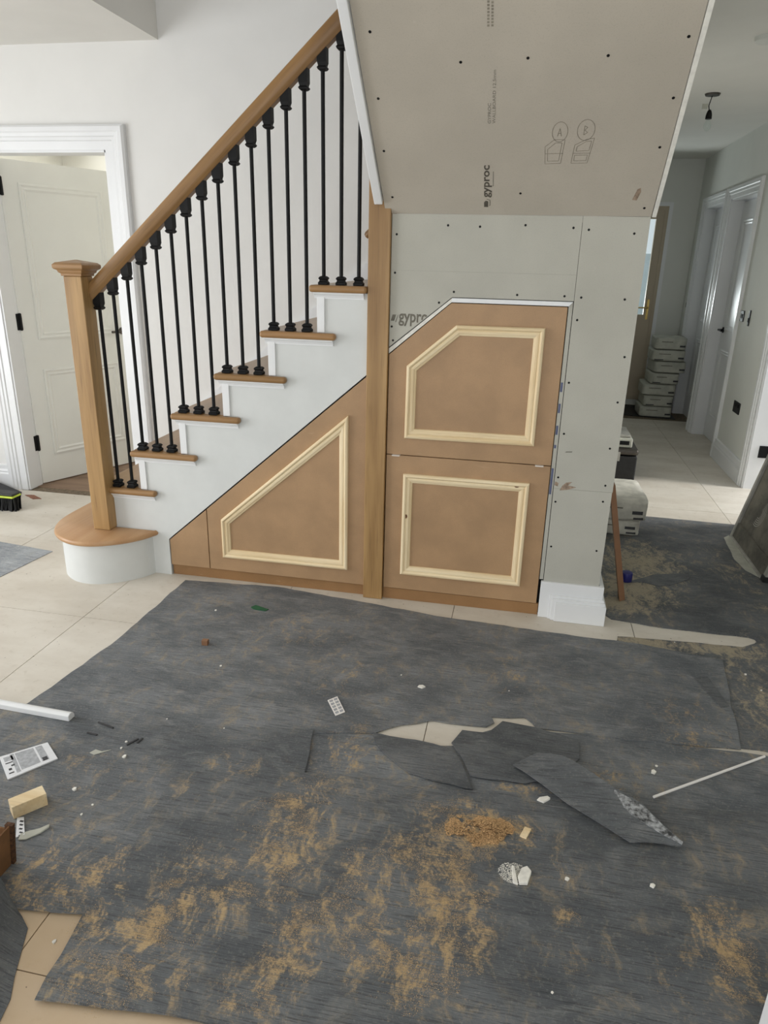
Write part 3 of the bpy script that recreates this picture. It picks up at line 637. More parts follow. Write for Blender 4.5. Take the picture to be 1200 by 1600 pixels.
# oak post between the two cupboards
tag(build(MB().box(1.0165, 1.1095, -.020, .073, 0.0005, 2.62), 'oak_post', 'oak_z', None, .003), 'tall square oak post standing between the cupboard doors', 'post')
# end of a wall handrail behind the stairs
wr = MB().lathe(0, 0, [(.001,0),(.014,.003),(.019,.012),(.02,.03)], 14)
wmb = MB(); a = Vector((.775,1.0,1.68)); dd = Vector((1,0,.87)).normalized()
q1 = dd.orthogonal().normalized(); q2 = dd.cross(q1)
wmb.loft([[tuple(a + dd*z + (q1*math.cos(t)+q2*math.sin(t))*r) for t in [2*math.pi*i/14 for i in range(14)]] for r, z in ((.002,0),(.014,.004),(.02,.014),(.021,.03),(.021,.9))])
wmb.box(1.1, 1.12, 1.0, 1.05, 1.95, 1.97)
tag(build(wmb, 'wall_handrail', 'oak_rail', None, smooth=True), 'dark wooden wall handrail end peeking out beside the oak post', 'handrail')

# ------------------------------------------------------------------ cupboard doors
def mats_for(poly):
    n = len(poly); r = []
    for i in range(n):
        a, b = poly[i], poly[(i+1)%n]; dx, dz = abs(b[0]-a[0]), abs(b[1]-a[1])
        r.append('pine_x' if dx > 4*dz else 'pine_z' if dz > 4*dx else 'pine_d')
    return r
def cdoor(name, poly, frame, label):
    xs = [p[0] for p in poly]; zs = [p[1] for p in poly]
    d = empty(name, (sum(xs)/len(xs), 0, min(zs)), label, 'cupboard door')
    build(MB().prism(poly, FY(.018), 0, .018), 'panel', 'mdf', d, .0012)
    if frame:
        for s, m in zip(frame_sides(frame, MOULD, FY(0)), mats_for(frame)): build(s, 'moulding', m, d)
    return d
tag(build(MB().prism([(-.0,.0585),(.2085,.0585),(.2085,.3755),(-.0,.1955)], FY(.018), 0, .018), 'filler_panel', 'mdf', None, .001), 'small plain brown filler panel at the foot of the staircase', 'panel')
cdoor('cupboard_door', [(.2125,.0585),(1.0135,.0585),(1.0135,1.0745),(.2125,.379)], [(.289,.132),(.934,.134),(.934,.897),(.289,.335)], 'sloping brown cupboard door with a pine trapezium frame under the stairs')
cdoor('cupboard_door', [(1.113,.731),(1.8465,.731),(1.8465,1.400),(1.373,1.400),(1.113,1.177)], [(1.194,.811),(1.766,.815),(1.766,1.314),(1.400,1.312),(1.194,1.133)], 'upper brown cupboard door with a clipped corner and five sided pine frame')
d2 = cdoor('cupboard_door', [(1.113,.060),(1.8465,.060),(1.8465,.7275),(1.113,.7275)], [(1.195,.142),(1.763,.143),(1.763,.645),(1.195,.645)], 'lower brown cupboard door with a square pine frame')
def knot(x, z, rx, rz): build(MB().prism([(x+rx*math.cos(t*.524), z+rz*math.sin(t*.524)) for t in range(12)], FY(-.0125), 0, .0012), 'knot', 'knot', d2)
M['knot'] = plain('pine_knot', srgb(120, 74, 36), .6, .3, 80)
knot(1.708, .628, .010, .005); knot(1.214, .44, .007, .010)
tag(build(MB().box(-.0, 1.012, .012, .026, 0.0005, .056), 'plinth_board', 'mdfp'), 'brown plinth board below the sloping cupboard door', 'plinth')
tag(build(MB().box(1.112, 1.856, .004, .020, 0.0005, .057), 'plinth_board', 'mdfp'), 'brown plinth board below the square cupboard door', 'plinth')
M['shim'] = plain('white_shim', srgb(240, 236, 232), .5, .01)
for x, lab in ((1.158, 'left of two white plastic shims wedged between the doors'), (1.797, 'right of two white plastic shims wedged between the doors')):
    tag(build(MB().box(x-.018, x+.018, -.020, .016, .7278, .7305), 'plastic_shim', 'shim'), lab, 'shim', 'shims between the cupboard doors')
# white beads lining the door opening
ob = empty('opening_lining', (1.86, 0, .18), 'narrow white lining strips around the right cupboard doors', 'lining')
build(MB().prism([(1.1115,1.181),(1.1115,1.203),(1.3745,1.420),(1.372,1.403)], FY(.02), 0, .019), 'lining_strip', 'pbedge', ob)
build(MB().prism([(1.3725,1.4035),(1.3745,1.4205),(1.866,1.4205),(1.850,1.4035)], FY(.02), 0, .024), 'lining_strip', 'gloss', ob)
build(MB().prism([(1.8500,.185),(1.8662,.185),(1.8662,1.4195),(1.8500,1.403)], FY(.02), 0, .017), 'lining_strip', 'pb', ob)
for z0, z1 in ((1.055,1.095),(.965,1.005),(.87,.91),(.81,.825),(.60,.72)): build(MB().box(1.8515, 1.8605, .0024, .0028, z0, z1), 'tape_mark', 'bluet', ob)
# skirting block
sk = empty('skirting_block', (2.0, -.02, 0), 'white mitred skirting block at the foot of the plasterboard wall', 'skirting board')
build(MB().box(1.858, 2.140, -.018, -.0005, .0005, .182).box(2.1205, 2.140, -.0005, .30, .0005, .182), 'backing_board', 'gloss', sk, .002)
build(MB().box(1.902, 2.146, -.027, -.018, .0005, .122).box(2.140, 2.146, -.018, .30, .0005, .122), 'raised_step', 'gloss', sk, .002)
build(MB().box(1.914, 2.152, -.037, -.027, .0005, .110).box(2.146, 2.152, -.024, .30, .0005, .110), 'raised_step', 'gloss', sk, .002)
build(MB().box(1.930, 2.157, -.046, -.037, .0005, .096).box(2.152, 2.157, -.029, .30, .0005, .096), 'raised_step', 'gloss', sk, .002)

# ------------------------------------------------------------------ floor protection sheets
TH = .0028
A = [(.099,-.058),(.564,-.019),(1.023,-.078),(1.449,-.14),(1.914,-.168),(2.299,-.179),(2.622,-.236),(2.58,-.538),(2.541,-.846),(2.204,-.879),(1.849,-.889),(1.835,-.86),(1.808,-.833),(1.75,-.848),(1.689,-.857),(1.70,-.89),(1.674,-.922),(1.588,-.927),(1.48,-.926),(1.372,-.981),(1.291,-1.048),(1.064,-1.097),(.56,-1.195),(.32,-1.244),(.0,-1.236),(.021,-1.16),(.088,-.668)]
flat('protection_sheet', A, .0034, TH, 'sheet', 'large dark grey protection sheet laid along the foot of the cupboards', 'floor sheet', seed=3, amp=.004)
flat('protection_sheet', [(-.5,-1.2),(.0,-1.2),(.33,-1.21),(.56,-1.175),(1.082,-1.075),(1.118,-1.31),(1.118,-1.5),(.80,-1.93),(.73,-1.914),(.585,-1.932),(.519,-1.941),(-.5,-2.0)], .0064, TH, 'sheetb', 'dusty dark sheet under the leaflet and wood block at the left', 'floor sheet', seed=4, amp=.003)
flat('protection_sheet', [(1.06,-1.09),(1.285,-1.054),(1.36,-1.09),(1.468,-1.075),(1.567,-1.05),(1.60,-.99),(1.74,-.90),(1.86,-.895),(2.204,-.870),(2.541,-.858),(2.95,-.86),(2.95,-1.6),(1.06,-1.6)], .0004, TH, 'sheet', 'dark protection sheet under the torn pieces at mid right', 'floor sheet', seed=5, amp=.003)
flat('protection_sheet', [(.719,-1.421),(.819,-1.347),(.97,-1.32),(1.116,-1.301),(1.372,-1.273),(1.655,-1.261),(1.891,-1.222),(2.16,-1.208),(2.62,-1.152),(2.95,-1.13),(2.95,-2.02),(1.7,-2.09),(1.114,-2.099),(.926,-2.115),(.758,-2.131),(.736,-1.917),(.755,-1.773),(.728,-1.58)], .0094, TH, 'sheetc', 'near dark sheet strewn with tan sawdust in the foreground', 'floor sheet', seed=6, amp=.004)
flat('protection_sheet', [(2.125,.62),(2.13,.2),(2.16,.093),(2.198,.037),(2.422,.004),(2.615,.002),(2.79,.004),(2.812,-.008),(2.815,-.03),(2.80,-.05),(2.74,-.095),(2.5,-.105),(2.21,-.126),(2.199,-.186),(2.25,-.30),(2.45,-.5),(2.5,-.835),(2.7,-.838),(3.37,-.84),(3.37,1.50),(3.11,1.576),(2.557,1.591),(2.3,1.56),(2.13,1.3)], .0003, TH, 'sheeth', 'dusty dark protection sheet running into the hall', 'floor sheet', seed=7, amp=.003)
flat('protection_sheet', [(-2.4,.20),(-1.144,.163),(-.776,.113),(-.823,-.243),(-.95,-.9),(-2.4,-.9)], .0003, TH, 'sheetl', 'pale grey sheet corner on the tiles left of the round step', 'floor sheet', seed=8, amp=.001)
flat('door_mat', [(2.5,5.12),(3.36,4.985),(3.36,5.70),(2.5,5.70)], .0003, .004, 'blackp', 'dark mat under the stacked packs by the back door', 'mat', amp=.002)
# torn pieces
flat('torn_sheet', [(1.285,-1.046),(1.31,-1.10),(1.347,-1.146),(1.40,-1.19),(1.447,-1.224),(1.55,-1.243),(1.651,-1.252),(1.617,-1.165),(1.582,-1.095),(1.545,-1.07),(1.50,-1.06),(1.468,-1.056),(1.38,-1.054)], .0064, TH, 'sheett', 'curved torn dark piece just below the bare patch', 'torn sheet', 'torn pieces of sheet', seed=11, amp=.0025, step=.025)
flat('torn_sheet', [(1.562,-1.045),(1.572,-1.02),(1.592,-.967),(1.68,-.962),(1.729,-.883),(1.85,-.893),(1.99,-.93),(1.989,-1.031),(1.90,-1.15),(1.812,-1.19),(1.64,-1.196),(1.6,-1.104)], .0094, TH, 'sheett', 'wide torn dark flap right of the bare patch', 'torn sheet', 'torn pieces of sheet', seed=12, amp=.002, step=.03)
flat('torn_sheet', [(2.472,-.415),(2.505,-.402),(2.53,-.392),(2.566,-.59),(2.53,-.605)], .0064, TH, 'sheett', 'small narrow torn strip near the right end of the far sheet', 'torn sheet', 'torn pieces of sheet', seed=13, amp=.001)
flat('torn_sheet', [(2.322,.478),(2.40,.50),(2.479,.462),(2.55,.50),(2.649,.593),(2.672,.65),(2.62,.665),(2.473,.612),(2.40,.545)], .0034, TH, 'sheett', 'loose torn scrap of sheet on the hall floor beside the blue cap', 'torn sheet', 'torn pieces of sheet', seed=14, amp=.002)
def curl(name, left, right, lift, z, mat, label, cat, group=None, parent=None):
    n = len(left); m = 8; mb = MB(); top = []; bot = []
    for i in range(n):
        a, b = Vector(left[i]), Vector(right[i])
        for j in range(m+1):
            t = j/m; p = a.lerp(b, t); h = z + lift(i/(n-1), t) + .003*mnoise.noise((p.x*14, p.y*14, 3))
            top.append((p.x, p.y, max(z, h)+.0022)); bot.append((p.x, p.y, max(z, h)))
    k = m+1; fs = []
    for i in range(n-1):
        for j in range(m):
            q = (i*k+j, i*k+j+1, (i+1)*k+j+1, (i+1)*k+j); fs.append(q); fs.append(tuple(x+n*k for x in q[::-1]))
    rim = [j for j in range(k)] + [i*k+m for i in range(1, n)] + [(n-1)*k+j for j in range(m-1, -1, -1)] + [i*k for i in range(n-2, 0, -1)]
    for a, b in zip(rim, rim[1:]+rim[:1]): fs.append((a, b, b+n*k, a+n*k))
    mb.add(top+bot, fs)
    o = build(mb, name, mat, parent, smooth=True)
    return tag(o, label, cat, group) if label else o
Lf = [(1.77,-1.126),(1.80,-1.148),(1.86,-1.20),(1.937,-1.275),(2.00,-1.318),(2.06,-1.362),(2.105,-1.392),(2.15,-1.378),(2.20,-1.372),(2.245,-1.372)]
Rt = [(1.80,-1.095),(1.853,-1.053),(1.925,-1.064),(1.97,-1.10),(2.02,-1.145),(2.076,-1.198),(2.12,-1.222),(2.16,-1.248),(2.205,-1.31),(2.25,-1.366)]
ts = curl('torn_sheet', Lf, Rt, lambda s, t: .008 + .010*math.sin(math.pi*s)*(1-t) + .022*math.sin(math.pi*min(1, s*1.1))*t + .016*s*t, .0124, 'curled', 'long torn dark strip curling up towards the right foreground', 'torn sheet', 'torn pieces of sheet')
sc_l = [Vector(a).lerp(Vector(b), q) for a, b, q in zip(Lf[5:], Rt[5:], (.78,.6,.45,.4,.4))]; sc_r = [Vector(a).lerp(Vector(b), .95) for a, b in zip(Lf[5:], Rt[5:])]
M['sheen'] = plain('sheen_scuffed_felt', srgb(150, 152, 154), .6, .45, 70, .4)  # pale scuffs plus the strip's highlight painted into the colour
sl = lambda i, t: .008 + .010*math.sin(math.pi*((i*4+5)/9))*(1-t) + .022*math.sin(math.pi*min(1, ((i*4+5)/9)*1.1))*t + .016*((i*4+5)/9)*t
curl('sheen_scuff_patch', sc_l, sc_r, lambda i, t: sl(i, .6+.35*t)+.0012, .0124, 'sheen', None, None, None, ts)
# ------------------------------------------------------------------ sawdust and litter
def sawdust(name, blobs, n, size, mat, label, z, heap=0., seed=3):
    rnd = random.Random(seed); mb = MB(); wts = [b[2]*b[3]*b[4]*b[4] for b in blobs]
    k = 0; tries = 0
    while k < n and tries < n*12:
        tries += 1
        x, y, rx, ry, am = rnd.choices(blobs, wts)[0]
        a = rnd.uniform(0, 6.283); q = math.sqrt(rnd.random())*1.2; px = x+rx*q*math.cos(a); py = y+ry*q*math.sin(a)
        d = am*(1-q/1.3) + 1.5*mnoise.noise((px*13+5, py*20, 1.7)) + .5*mnoise.noise((px*42, py*60, 4.))
        if d < .42: continue
        h = z + .0006 + rnd.random()*heap*max(0, 1-q)*am
        s = size*rnd.uniform(.45, 1.5); t = rnd.uniform(0, 6.283); ux, uy = math.cos(t)*s, math.sin(t)*s; w_ = rnd.uniform(.3, .8)
        e = [rnd.uniform(0, .5)*s for _ in range(4)]
        mb.add([(px-ux, py-uy, h+e[0]), (px+uy*w_, py-ux*w_, h+e[1]), (px+ux, py+uy, h+e[2]), (px-uy*w_, py+ux*w_, h+e[3])], [(0,1,2,3)])
        k += 1
    o = build(mb, name, mat); tag(o, label, 'sawdust', kind='stuff'); return o
sawdust('sawdust', [d for d in DUST if d[1] < -1.28 and d[0] > .74 and d[4] >= .5], 42000, .0008, 'saw', 'tan sawdust scattered over the near dark sheet', .0124)
sawdust('sawdust_heap', [(1.715,-1.413,.062,.045,1.6),(1.655,-1.43,.06,.05,1.2)], 6000, .0024, 'saw2', 'small heap of orange sawdust and shavings beside a wood chip', .0124, .014, 5)
def chip(name, x, y, z, pts, h, mat, label, cat, rot=0., group=None, tilt=.1):
    c, s = math.cos(rot), math.sin(rot); mb = MB()
    mb.prism([(x+px*c-py*s, y+px*s+py*c) for px, py in pts], lambda u, v, w_: (u, v, z + w_ + (u-x)*tilt*(1 if w_ else 0)), 0, h)
    return tag(build(mb, name, mat, None, .0004), label, cat, group)
rect = lambda a, b: [(-a,-b),(a,-b),(a,b),(-a,b)]
chip('wood_chip', 1.815, -1.405, .0124, rect(.010,.020), .005, 'pine_z', 'flat tan wood chip beside the orange sawdust heap', 'wood chip', -.35)
chip('wood_chip', 1.925, -1.068, .0124, [(-.016,-.008),(.012,-.012),(.018,.006),(-.006,.012)], .004, 'pine_x', 'pale wood chip by the upper edge of the curled torn strip', 'wood chip', -.5)
chip('plaster_chip', 1.868, -1.256, .0124, [(-.02,-.006),(0,-.014),(.02,.006),(.012,.014),(-.012,.006)], .006, 'chipw', 'off white plaster chip under the left end of the curled strip', 'chip')
chip('plaster_chip', 1.411, -.73, .0064, [(-.014,-.004),(.004,-.01),(.016,0),(.004,.01),(-.01,.008)], .005, 'chipw', 'lone off white chip above the bare patch', 'chip')
cp = empty('plaster_crumble', (1.795, -1.55, .0124), 'crumpled white plaster lump and dust right of the sawdust', 'plaster')
build(MB().prism([(1.800,-1.592),(1.822,-1.588),(1.832,-1.548),(1.820,-1.532),(1.806,-1.540),(1.796,-1.570)], lambda u, v, w_: (u, v, .0124+w_*(1+8*(u-1.8))), 0, .010), 'lump', 'chipw', cp, .002)
build(MB().prism([(1.784,-1.590),(1.797,-1.593),(1.786,-1.536),(1.779,-1.534)], lambda u, v, w_: (u, v, .0124+w_), 0, .007), 'lump', 'chipw', cp, .001)
sp = MB(); rnd = random.Random(9)
for _ in range(1500):
    a = rnd.uniform(0, 6.28); q = rnd.random()**.6; px = 1.785+.042*q*math.cos(a); py = -1.555+.035*q*math.sin(a); s = rnd.uniform(.0004,.0016)
    sp.add([(px-s,py-s*.6,.0126),(px+s,py-s*.5,.0128),(px+s*.4,py+s,.0134),(px,py,.0127+s)], [(0,1,2),(0,1,3),(1,2,3),(2,0,3)])
o = build(sp, 'powder', 'chipw', cp); o['kind'] = 'stuff'
SPK = [(.522,-1.358,.010),(.487,-1.287,.006),(.488,-1.32,.006),(.6,-.769,.006),(.384,-.331,.007),(.454,-1.528,.010),(.544,-1.574,.005),(.535,-1.616,.006),(.775,-1.142,.005),(.557,-1.137,.004),(2.238,-1.007,.006),(2.223,-1.042,.011),(1.926,-1.545,.008),(2.148,-1.517,.009),(1.879,-1.872,.004),(.707,-1.99,.007),(1.321,-.665,.004),(1.746,-.678,.004),(2.69,-.33,.007),(2.72,-.44,.006),(2.45,-.13,.004),(1.98,-.03,.006)]
BY = ['beside the leaflet corner','nearest the dark splinters','just left of the dark splinters','left of the white label card','near the green scrap','between leaflet and wood block','right of the wood block, upper','right of the wood block, lower','on the seam in the middle of the left','above the seam at the left','above the white rod','just left of the white rod tip','right of the plaster lump','far right of the plaster lump','in the bottom middle foreground','on the bare dusty floor corner at lower left','above the bare patch, tiny','right above the bare patch, tiny','on the dusty hall sheet near its corner, upper','on the dusty hall sheet near its corner, lower','on the powdery edge of the hall sheet','on the bare floor by the skirting block']
for (x, y, s), b in zip(SPK, BY):
    r_ = random.Random(int(x*1000)); zz = .0124 if (y < -1.3 and x > .8) else .0094 if (x < 1.05 and y < -1.19 and x < .72 and y > -1.9) else .0064
    if x > 2.6: zz = .0026
    if x == .707 or x == 1.98: zz = .0002
    chip('debris_chip', x, y, zz, [(.75*s*r_.uniform(.7,1.2)*math.cos(t), s*r_.uniform(.5,1.)*math.sin(t)) for t in (0, 1.2, 2.4, 3.6, 5.0)], s*.6, 'chipw', 'small white chip of debris ' + b, 'chip', 0, 'white chips of debris')
# white moulding offcut
mo = [(-.016,0),(.016,0),(.0165,.012),(.012,.020),(.004,.025),(-.006,.026),(-.016,.020)]
pa, pb_ = Vector((-.35,-1.205,.0094)), Vector((.235,-1.205,.0094))
mb = MB().loft([[(p.x, p.y+u+0*p.x, p.z+v) for u, v in mo] for p in (pa, pb_)])
oo = build(mb, 'moulding_offcut', 'gloss', None, .002); tag(oo, 'white moulding offcut lying across the sheet edge at left', 'moulding'); oo.rotation_euler = (0, 0, R(-2))
# leaflet
lf = empty('leaflet', (.225, -1.44, .0094), 'folded white printed leaflet lying on the dark sheet', 'leaflet')
lp4 = [Vector((.132,-1.451)), Vector((.236,-1.351)), Vector((.318,-1.415)), Vector((.229,-1.536))]   # TL TR BR BL as seen
def LQ(s, t):
    a = lp4[0].lerp(lp4[1], s); b = lp4[3].lerp(lp4[2], s); return a.lerp(b, t)
def leafq(s0, s1, t0, t1, z, th, name, mat):
    pts = [LQ(s0,t0), LQ(s1,t0), LQ(s1,t1), LQ(s0,t1)]
    return build(MB().prism([tuple(p) for p in pts], lambda u, v, w_: (u, v, z+w_), 0, th), name, mat, lf)
leafq(0,1,0,1,.0094,.004,'page','paper')
for q in ((.30,.68,.06,.86),(.72,.86,.06,.86),(.06,.24,.1,.3),(.2,.28,.05,.9)): leafq(*q, .0134, .0003, 'print_block', 'ink')
for q in ((.74,.84,.68,.86),(.08,.14,.62,.7),(.15,.22,.5,.56),(.06,.2,.36,.4),(.06,.16,.8,.84)): leafq(*q, .0137, .0003, 'print_block', 'inkd')
# label card
lc = empty('label_card', (1.122, -.926, .0064), 'small white card with two columns of print', 'card')
c4 = [Vector((1.082,-.898)), Vector((1.111,-.866)), Vector((1.163,-.953)), Vector((1.135,-.983))]
def CQ(s, t): return c4[0].lerp(c4[1], s).lerp(c4[3].lerp(c4[2], s), t)
def cardq(s0, s1, t0, t1, z, th, name, mat): build(MB().prism([tuple(CQ(*q)) for q in ((s0,t0),(s1,t0),(s1,t1),(s0,t1))], lambda u, v, w_: (u, v, z+w_), 0, th), name, mat, lc)
cardq(0,1,0,1,.0064,.002,'card','shim')
for i in range(5):
    for j in range(2): cardq(.1+.46*j, .44+.46*j, .06+.185*i, .19+.185*i, .0084, .0003, 'print_block', 'ink')
# wood blocks and scraps
def rbox(name, c, hx, hy, h, rot, mat, label, cat, bev=.001):
    mb = MB(); cc, ss = math.cos(rot), math.sin(rot)
    mb.prism([(c[0]+a*cc-b*ss, c[1]+a*ss+b*cc) for a, b in ((-hx,-hy),(hx,-hy),(hx,hy),(-hx,hy))], lambda u, v, w_: (u, v, c[2]+w_), 0, h)
    return tag(build(mb, name, mat, None, bev), label, cat)
rbox('wood_block', (.369,-1.624,.0094), .047, .022, .042, R(51), 'pine_x', 'pale sawn pine block beside the cardboard box', 'wood block')
rbox('wood_block', (.468,-.625,.0064), .013, .011, .022, R(5), 'mdfred', 'tiny brown wooden cube on the far dark sheet', 'wood block')
M['greenp2'] = M['greenp']
flat('plastic_scrap', [(.53,-.262),(.545,-.237),(.60,-.258),(.618,-.262),(.61,-.282),(.55,-.278)], .0064, .003, 'greenp', 'torn green plastic scrap near the cupboard plinth', 'scrap', amp=.001, step=.02)
flat('red_print_scrap', [(-1.56,.93),(-1.50,.945),(-1.40,.885),(-1.45,.865)], .0002, .002, 'brick', 'reddish brown scrap on the tiles by the left door casing', 'scrap', amp=.003, step=.02)
for p, lab in (([(.41,-1.345),(.435,-1.35),(.46,-1.335),(.42,-1.37),(.40,-1.365)], 'grey triangular torn scrap among the splinters'), ):
    flat('paper_scrap', p, .0094, .002, 'bagg', lab, 'scrap', amp=.001, step=.02)
for i, (x, y, r0, ln, lab) in enumerate(((.508,-1.283,1.1,.022,'darker short splinter in the debris right of the leaflet'),(.528,-1.272,1.4,.014,'stubby splinter at the right end of the debris'),(.37,-1.222,-.25,.035,'thin dark splinter beside the white moulding offcut'),(.352,-1.275,-.1,.02,'thin dark splinter below the white moulding offcut'))):
    rbox('splinter', (x, y, .0094), ln, .003, .004, r0, 'inkd', lab, 'splinter', .0005)
# clear printed wrapper
wp = empty('plastic_wrapper', (.43, -1.70, .0094), 'crumpled clear plastic wrapper with black print', 'wrapper')
build(MB().prism([(.362,-1.668),(.380,-1.662),(.428,-1.722),(.410,-1.736)], lambda u, v, w_: (u, v, .0094+w_+.05*(u-.36)), 0, .002), 'strip', 'paper', wp)
build(MB().prism([(.415,-1.722),(.430,-1.706),(.452,-1.690),(.470,-1.672),(.476,-1.680),(.465,-1.706),(.440,-1.735),(.422,-1.742)], lambda u, v, w_: (u, v, .0094+w_*(1+60*abs(u-.445))), 0, .0022), 'film', 'bagg', wp, .001)
for i, (u, v) in enumerate(((.385,-1.678),(.393,-1.690),(.402,-1.704),(.412,-1.716),(.418,-1.727))): build(MB().box(u-.004, u+.006, v-.004, v+.001, .0124, .0143), 'print_mark', 'inkd', wp)
# cardboard box, left edge
cb = empty('cardboard_box', (.30, -1.80, .0094), 'open brown corrugated cardboard box at the left edge', 'box')
def cpan(pts, name, mat, th=.004, ax=0):
    v = [Vector(p) for p in pts]; d = (v[1]-v[0]).cross(v[3]-v[0]).normalized()*th
    return build(MB().add(v+[p+d for p in v], [(0,3,2,1),(4,5,6,7),(0,1,5,4),(1,2,6,5),(2,3,7,6),(3,0,4,7)]), name, mat, cb)
cpan([(.2,-2.0,.0094),(.452,-2.0,.0094),(.452,-1.812,.0094),(.2,-1.812,.0094)], 'base', 'card')
cpan([(.456,-1.99,.012),(.456,-1.82,.012),(.474,-1.82,.145),(.474,-1.99,.145)], 'side', 'card')
cpan([(.452,-1.812,.012),(.2,-1.812,.012),(.2,-1.812,.125),(.468,-1.812,.125)], 'side', 'card')
cpan([(.2,-1.82,.012),(.2,-1.99,.012),(.2,-1.99,.13),(.2,-1.82,.13)], 'side', 'card')
fl_ = MB()
for i in range(22):
    z = .012 + i*.0061; xo = .456 + (z-.012)*.135
    fl_.box(xo-.012, xo+.010, -1.818, -1.806, z, z+.004)
build(fl_, 'flute_edge', 'cardd', cb)
# dark folded offcut and white carton at lower left
Lf = [(.50,-1.905),(.51,-1.96),(.53,-2.02),(.55,-2.08),(.57,-2.14),(.58,-2.2)]
Rt = [(.585,-1.945),(.622,-1.972),(.648,-2.03),(.675,-2.09),(.70,-2.135),(.715,-2.2)]
curl('folded_offcut', Lf, Rt, lambda s, t: .085*(1-t)**1.5, .0006, 'sheett', 'folded dark sheet offcut standing up at the lower left', 'offcut')
rbox('white_carton', (.44,-2.09,.0005), .07, .07, .06, R(20), 'paper', 'white carton behind the folded dark offcut at lower left', 'carton', .002)
# white boxed panel standing at the right edge of the foreground
tag(build(MB().box(2.285, 2.42, -2.05, -1.914, .0124, .38), 'white_box', 'gloss', None, .003), 'corner of a plain white box at the lower right edge', 'box')
# white rod
mb = MB().tube((2.203,-1.171,.0168), (2.609,-.872,.0078), .0042, n=8); tag(build(mb, 'plastic_rod', 'shim', None, smooth=True), 'thin white plastic rod lying on the sheet at right', 'rod')
# broom head and dustpan
br = empty('broom', (-1.68, .66, 0), 'black bristled broom head with a lime green band by the left door', 'broom')
build(MB().box(-2.02, -1.405, .625, .70, .098, .112), 'stock', 'blackp', br, .006)
build(MB().box(-2.025, -1.40, .618, .705, .086, .099), 'lime_band', 'lime', br, .006, 3)
bm_ = MB(); rnd = random.Random(4)
for i in range(56):
    for j in range(6):
        x = -2.01 + i*.011; y = .632 + j*.0125
        bm_.tube((x, y, .088), (x+rnd.uniform(-.008,.008), y-.01+rnd.uniform(-.012,.012), .0006), .0045, .0055, 4)
o = build(bm_, 'bristles', 'black', br); o['kind'] = 'stuff'
dp = MB(); dp.add([(-2.1,.72,.0005),(-1.44,.72,.0005),(-1.62,.985,.0005),(-2.1,1.015,.0005),(-2.1,.72,.11),(-1.60,.72,.105),(-1.64,.975,.012),(-2.1,1.01,.14)], [(0,3,2,1),(4,5,6,7),(0,1,5,4),(1,2,6,5),(2,3,7,6),(3,0,4,7)])
tag(build(dp, 'dustpan', 'blackp', None, .006), 'black plastic dustpan behind the broom head', 'dustpan')

# ------------------------------------------------------------------ hall clutter
def sack_mesh(w, d, h, seed):
    bm = bmesh.new(); bmesh.ops.create_cube(bm, size=1); bmesh.ops.subdivide_edges(bm, edges=bm.edges[:], cuts=7, use_grid_fill=True)
    for v in bm.verts:
        x, y, z = v.co*2; e = max(abs(x), abs(y))
        k = 1 - .35*max(0, e-.6)**1.4
        rr = (abs(x)**10+abs(y)**10)**(1/10); s = 1 if rr <= 1 else 1/rr
        nz = mnoise.noise((x*2+seed, y*2, z*2+seed*1.3))
        v.co = Vector((x*s*w/2*(1+.02*nz), y*s*d/2*(1+.02*nz), (z*k*.5+.5)*h + .03*h*nz*(1 if z > -.9 else 0)))
    bmesh.ops.recalc_face_normals(bm, faces=bm.faces)
    me = bpy.data.meshes.new('sack'); bm.to_mesh(me); bm.free()
    for p in me.polygons: p.use_smooth = True
    return me
def sack(x, y, z, w, d, h, rot, seed, label, group, mat='bag', marks=()):
    e = empty('cement_bag', (x, y, z), label, 'bag', group, rotz=rot, local=True)
    link('paper_sack', sack_mesh(w, d, h, seed), mat, e)
    for (u0, u1, v0, v1) in marks: build(MB().box(w*(u0-.5), w*(u1-.5), -d/2-.003, -d/2+.012, h*v0, h*v1), 'printed_label', 'inkd', e)
    build(MB().box(w*-.30, w*.05, -d/2-.0025, -d/2+.012, h*.62, h*.68), 'printed_label', 'print', e)
    return e
POSW = ['bottom pack of the stack by the back door','second pack up in the stack by the back door','third pack up in the stack by the back door','middle pack of the stack by the back door','third pack from the top by the back door','second pack from the top by the back door','topmost pack of the stack by the back door']
zz = .0046
for i, (xc, wd, hh, rz) in enumerate(((3.155,.34,.115,.0),(3.165,.31,.115,.02),(3.16,.35,.12,-.03),(3.195,.30,.118,.02),(3.225,.33,.118,.05),(3.205,.34,.118,-.02),(3.215,.32,.125,-.04))):
    sack(xc, 5.24, zz, wd, .42, hh, rz, i+1, 'grey white ' + POSW[i], 'packs stacked by the back door', 'bagg', ((.78,.95,.25,.4),) if i % 2 == 0 else ((.78,.95,.25,.4),(.08,.35,.1,.18)))
    zz += hh*1.035
sack(2.32, 1.42, .0026, .33, .46, .095, -.03, 11, 'lower of two white bags against the plasterboard wall end', 'bags by the wall end', 'bag', ((.72,.9,.45,.62),(.75,.92,.15,.25)))
sack(2.335, 1.43, .100, .34, .50, .125, .02, 12, 'upper white bag lying on another by the wall end', 'bags by the wall end', 'bag', ((.72,.9,.36,.52),(.75,.92,.1,.2)))
tb = empty('tool_case', (2.44, 2.6, 0), 'black tool case standing behind the white bags', 'tool case')
build(MB().box(2.26, 2.60, 2.40, 2.82, .0005, .20), 'body', 'blackp', tb, .012, 3)
build(MB().box(2.255, 2.605, 2.395, 2.825, .205, .255), 'lid', 'steel', tb, .02, 3)
build(MB().box(2.40, 2.47, 2.385, 2.40, .16, .23), 'latch', 'alu', tb, .002)
gt = empty('grinder_box', (2.42, 2.6, .256), 'small grey and black tool box on top of the black case', 'tool box')
build(MB().box(2.28, 2.555, 2.43, 2.78, .2565, .33), 'body', 'bagg', gt, .01)
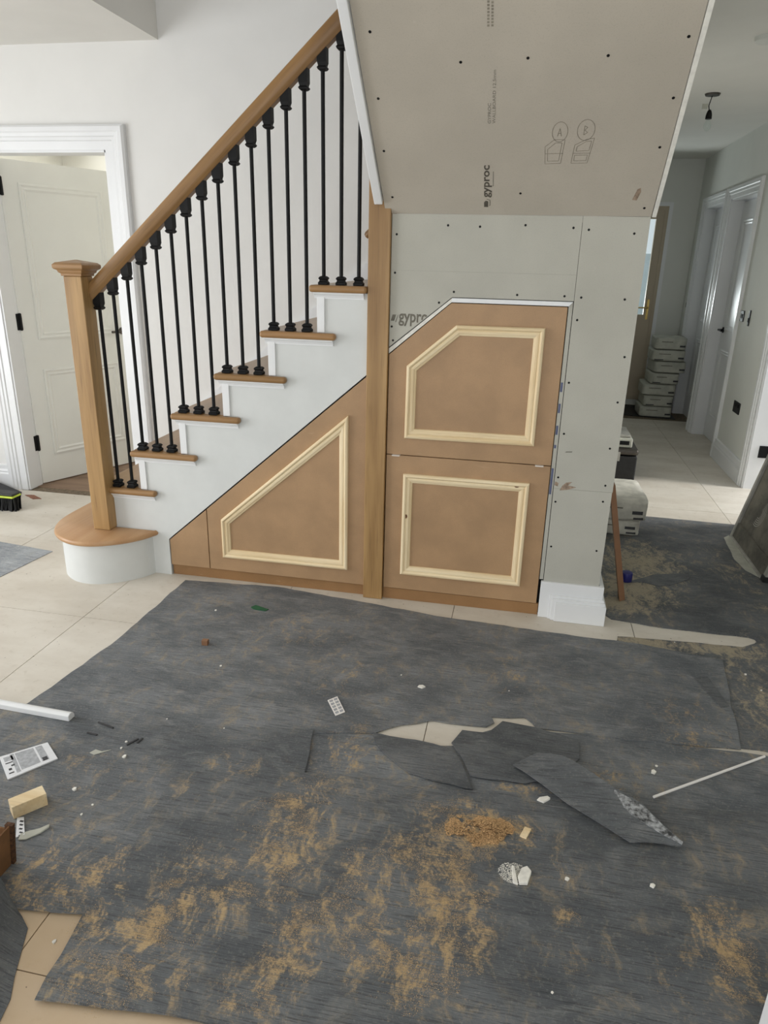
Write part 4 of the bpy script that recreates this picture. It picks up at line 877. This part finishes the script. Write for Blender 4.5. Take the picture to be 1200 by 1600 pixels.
build(MB().box(2.38, 2.42, 2.424, 2.432, .27, .315), 'latch', 'black', gt); build(MB().box(2.46, 2.53, 2.424, 2.432, .28, .31), 'latch', 'black', gt)
build(MB().box(2.29, 2.54, 2.45, 2.76, .33, .352), 'lid', 'alu', gt, .006)
mb = MB(); mb.add([(2.256,.235,.003),(2.286,.26,.003),(2.286,.32,.003),(2.256,.295,.003),(2.132,.20,.60),(2.160,.225,.60),(2.160,.285,.60),(2.132,.26,.60)], [(0,3,2,1),(4,5,6,7),(0,1,5,4),(1,2,6,5),(2,3,7,6),(3,0,4,7)])
tag(build(mb, 'leaning_plank', 'mdfred', None, .002), 'narrow reddish brown board leaning against the wall end', 'board')
cap_ = MB().lathe(2.318, .50, [(.028,.003),(.030,.006),(.030,.045),(.027,.052),(.010,.055)], 18); tag(build(cap_, 'blue_cap', 'blue', None, smooth=True), 'round blue plastic cap on the floor beside the leaning board', 'cap')
# dusty framed panel leaning on the right wall
lpn = empty('framed_panel', (3.12, 1.0, .003), 'dusty grey framed panel leaning on the right hall wall', 'panel')
ax, az = math.sin(R(12.5)), math.cos(R(12.5))
def LP(y, h, t): return (3.035 + h*ax + t*az, y, .004 + h*az - t*ax*0 + (0 if t >= 0 else 0))
def lbar(y0, y1, h0, h1, t0, t1, name, mat, bev=.003):
    m = MB(); m.add([LP(y0,h0,t0),LP(y1,h0,t0),LP(y1,h0,t1),LP(y0,h0,t1),LP(y0,h1,t0),LP(y1,h1,t0),LP(y1,h1,t1),LP(y0,h1,t1)], [(0,3,2,1),(4,5,6,7),(0,1,5,4),(1,2,6,5),(2,3,7,6),(3,0,4,7)]); return build(m, name, mat, lpn, bev)
lbar(.70,1.345,.0,1.1,.018,.04,'board','dusty'); lbar(1.325,1.35,.0,1.1,-.0,.045,'frame_bar','alu'); lbar(.66,.70,.0,1.1,-.0,.05,'frame_bar','alu'); lbar(.70,1.325,.0,.10,.006,.018,'bottom_tray','dusty'); lbar(.70,1.325,0,.012,-.006,.018,'lip','alu'); lbar(.70,1.325,1.075,1.1,.0,.018,'frame_bar','alu'); lbar(.655,.705,-.001,.03,-.005,.055,'foot','blackp')
for k, (yc, hc) in enumerate(((.92,.62),(1.0,.30),(1.12,.24))):
    m = MB()
    for q in range(5):
        rr = .03 + q*.012
        for i in range(14):
            a0, a1 = i*.22+k, (i+1)*.22+k
            p = [(yc+rr*math.cos(a), hc+rr*math.sin(a)) for a in (a0, a1)]; p2 = [(yc+(rr+.004)*math.cos(a), hc+(rr+.004)*math.sin(a)) for a in (a1, a0)]
            m.add([LP(y, h, .0172) for y, h in p+p2], [(0,1,2,3)])
    build(m, 'scratch_rings', 'alu', lpn)
flat('floor_offcut', [(2.99,1.30),(3.03,1.35),(3.03,.72),(2.985,.80),(2.965,.95)], .0026, .003, 'bagg', 'pale sheet scrap under the foot of the framed panel', 'scrap', amp=.002)
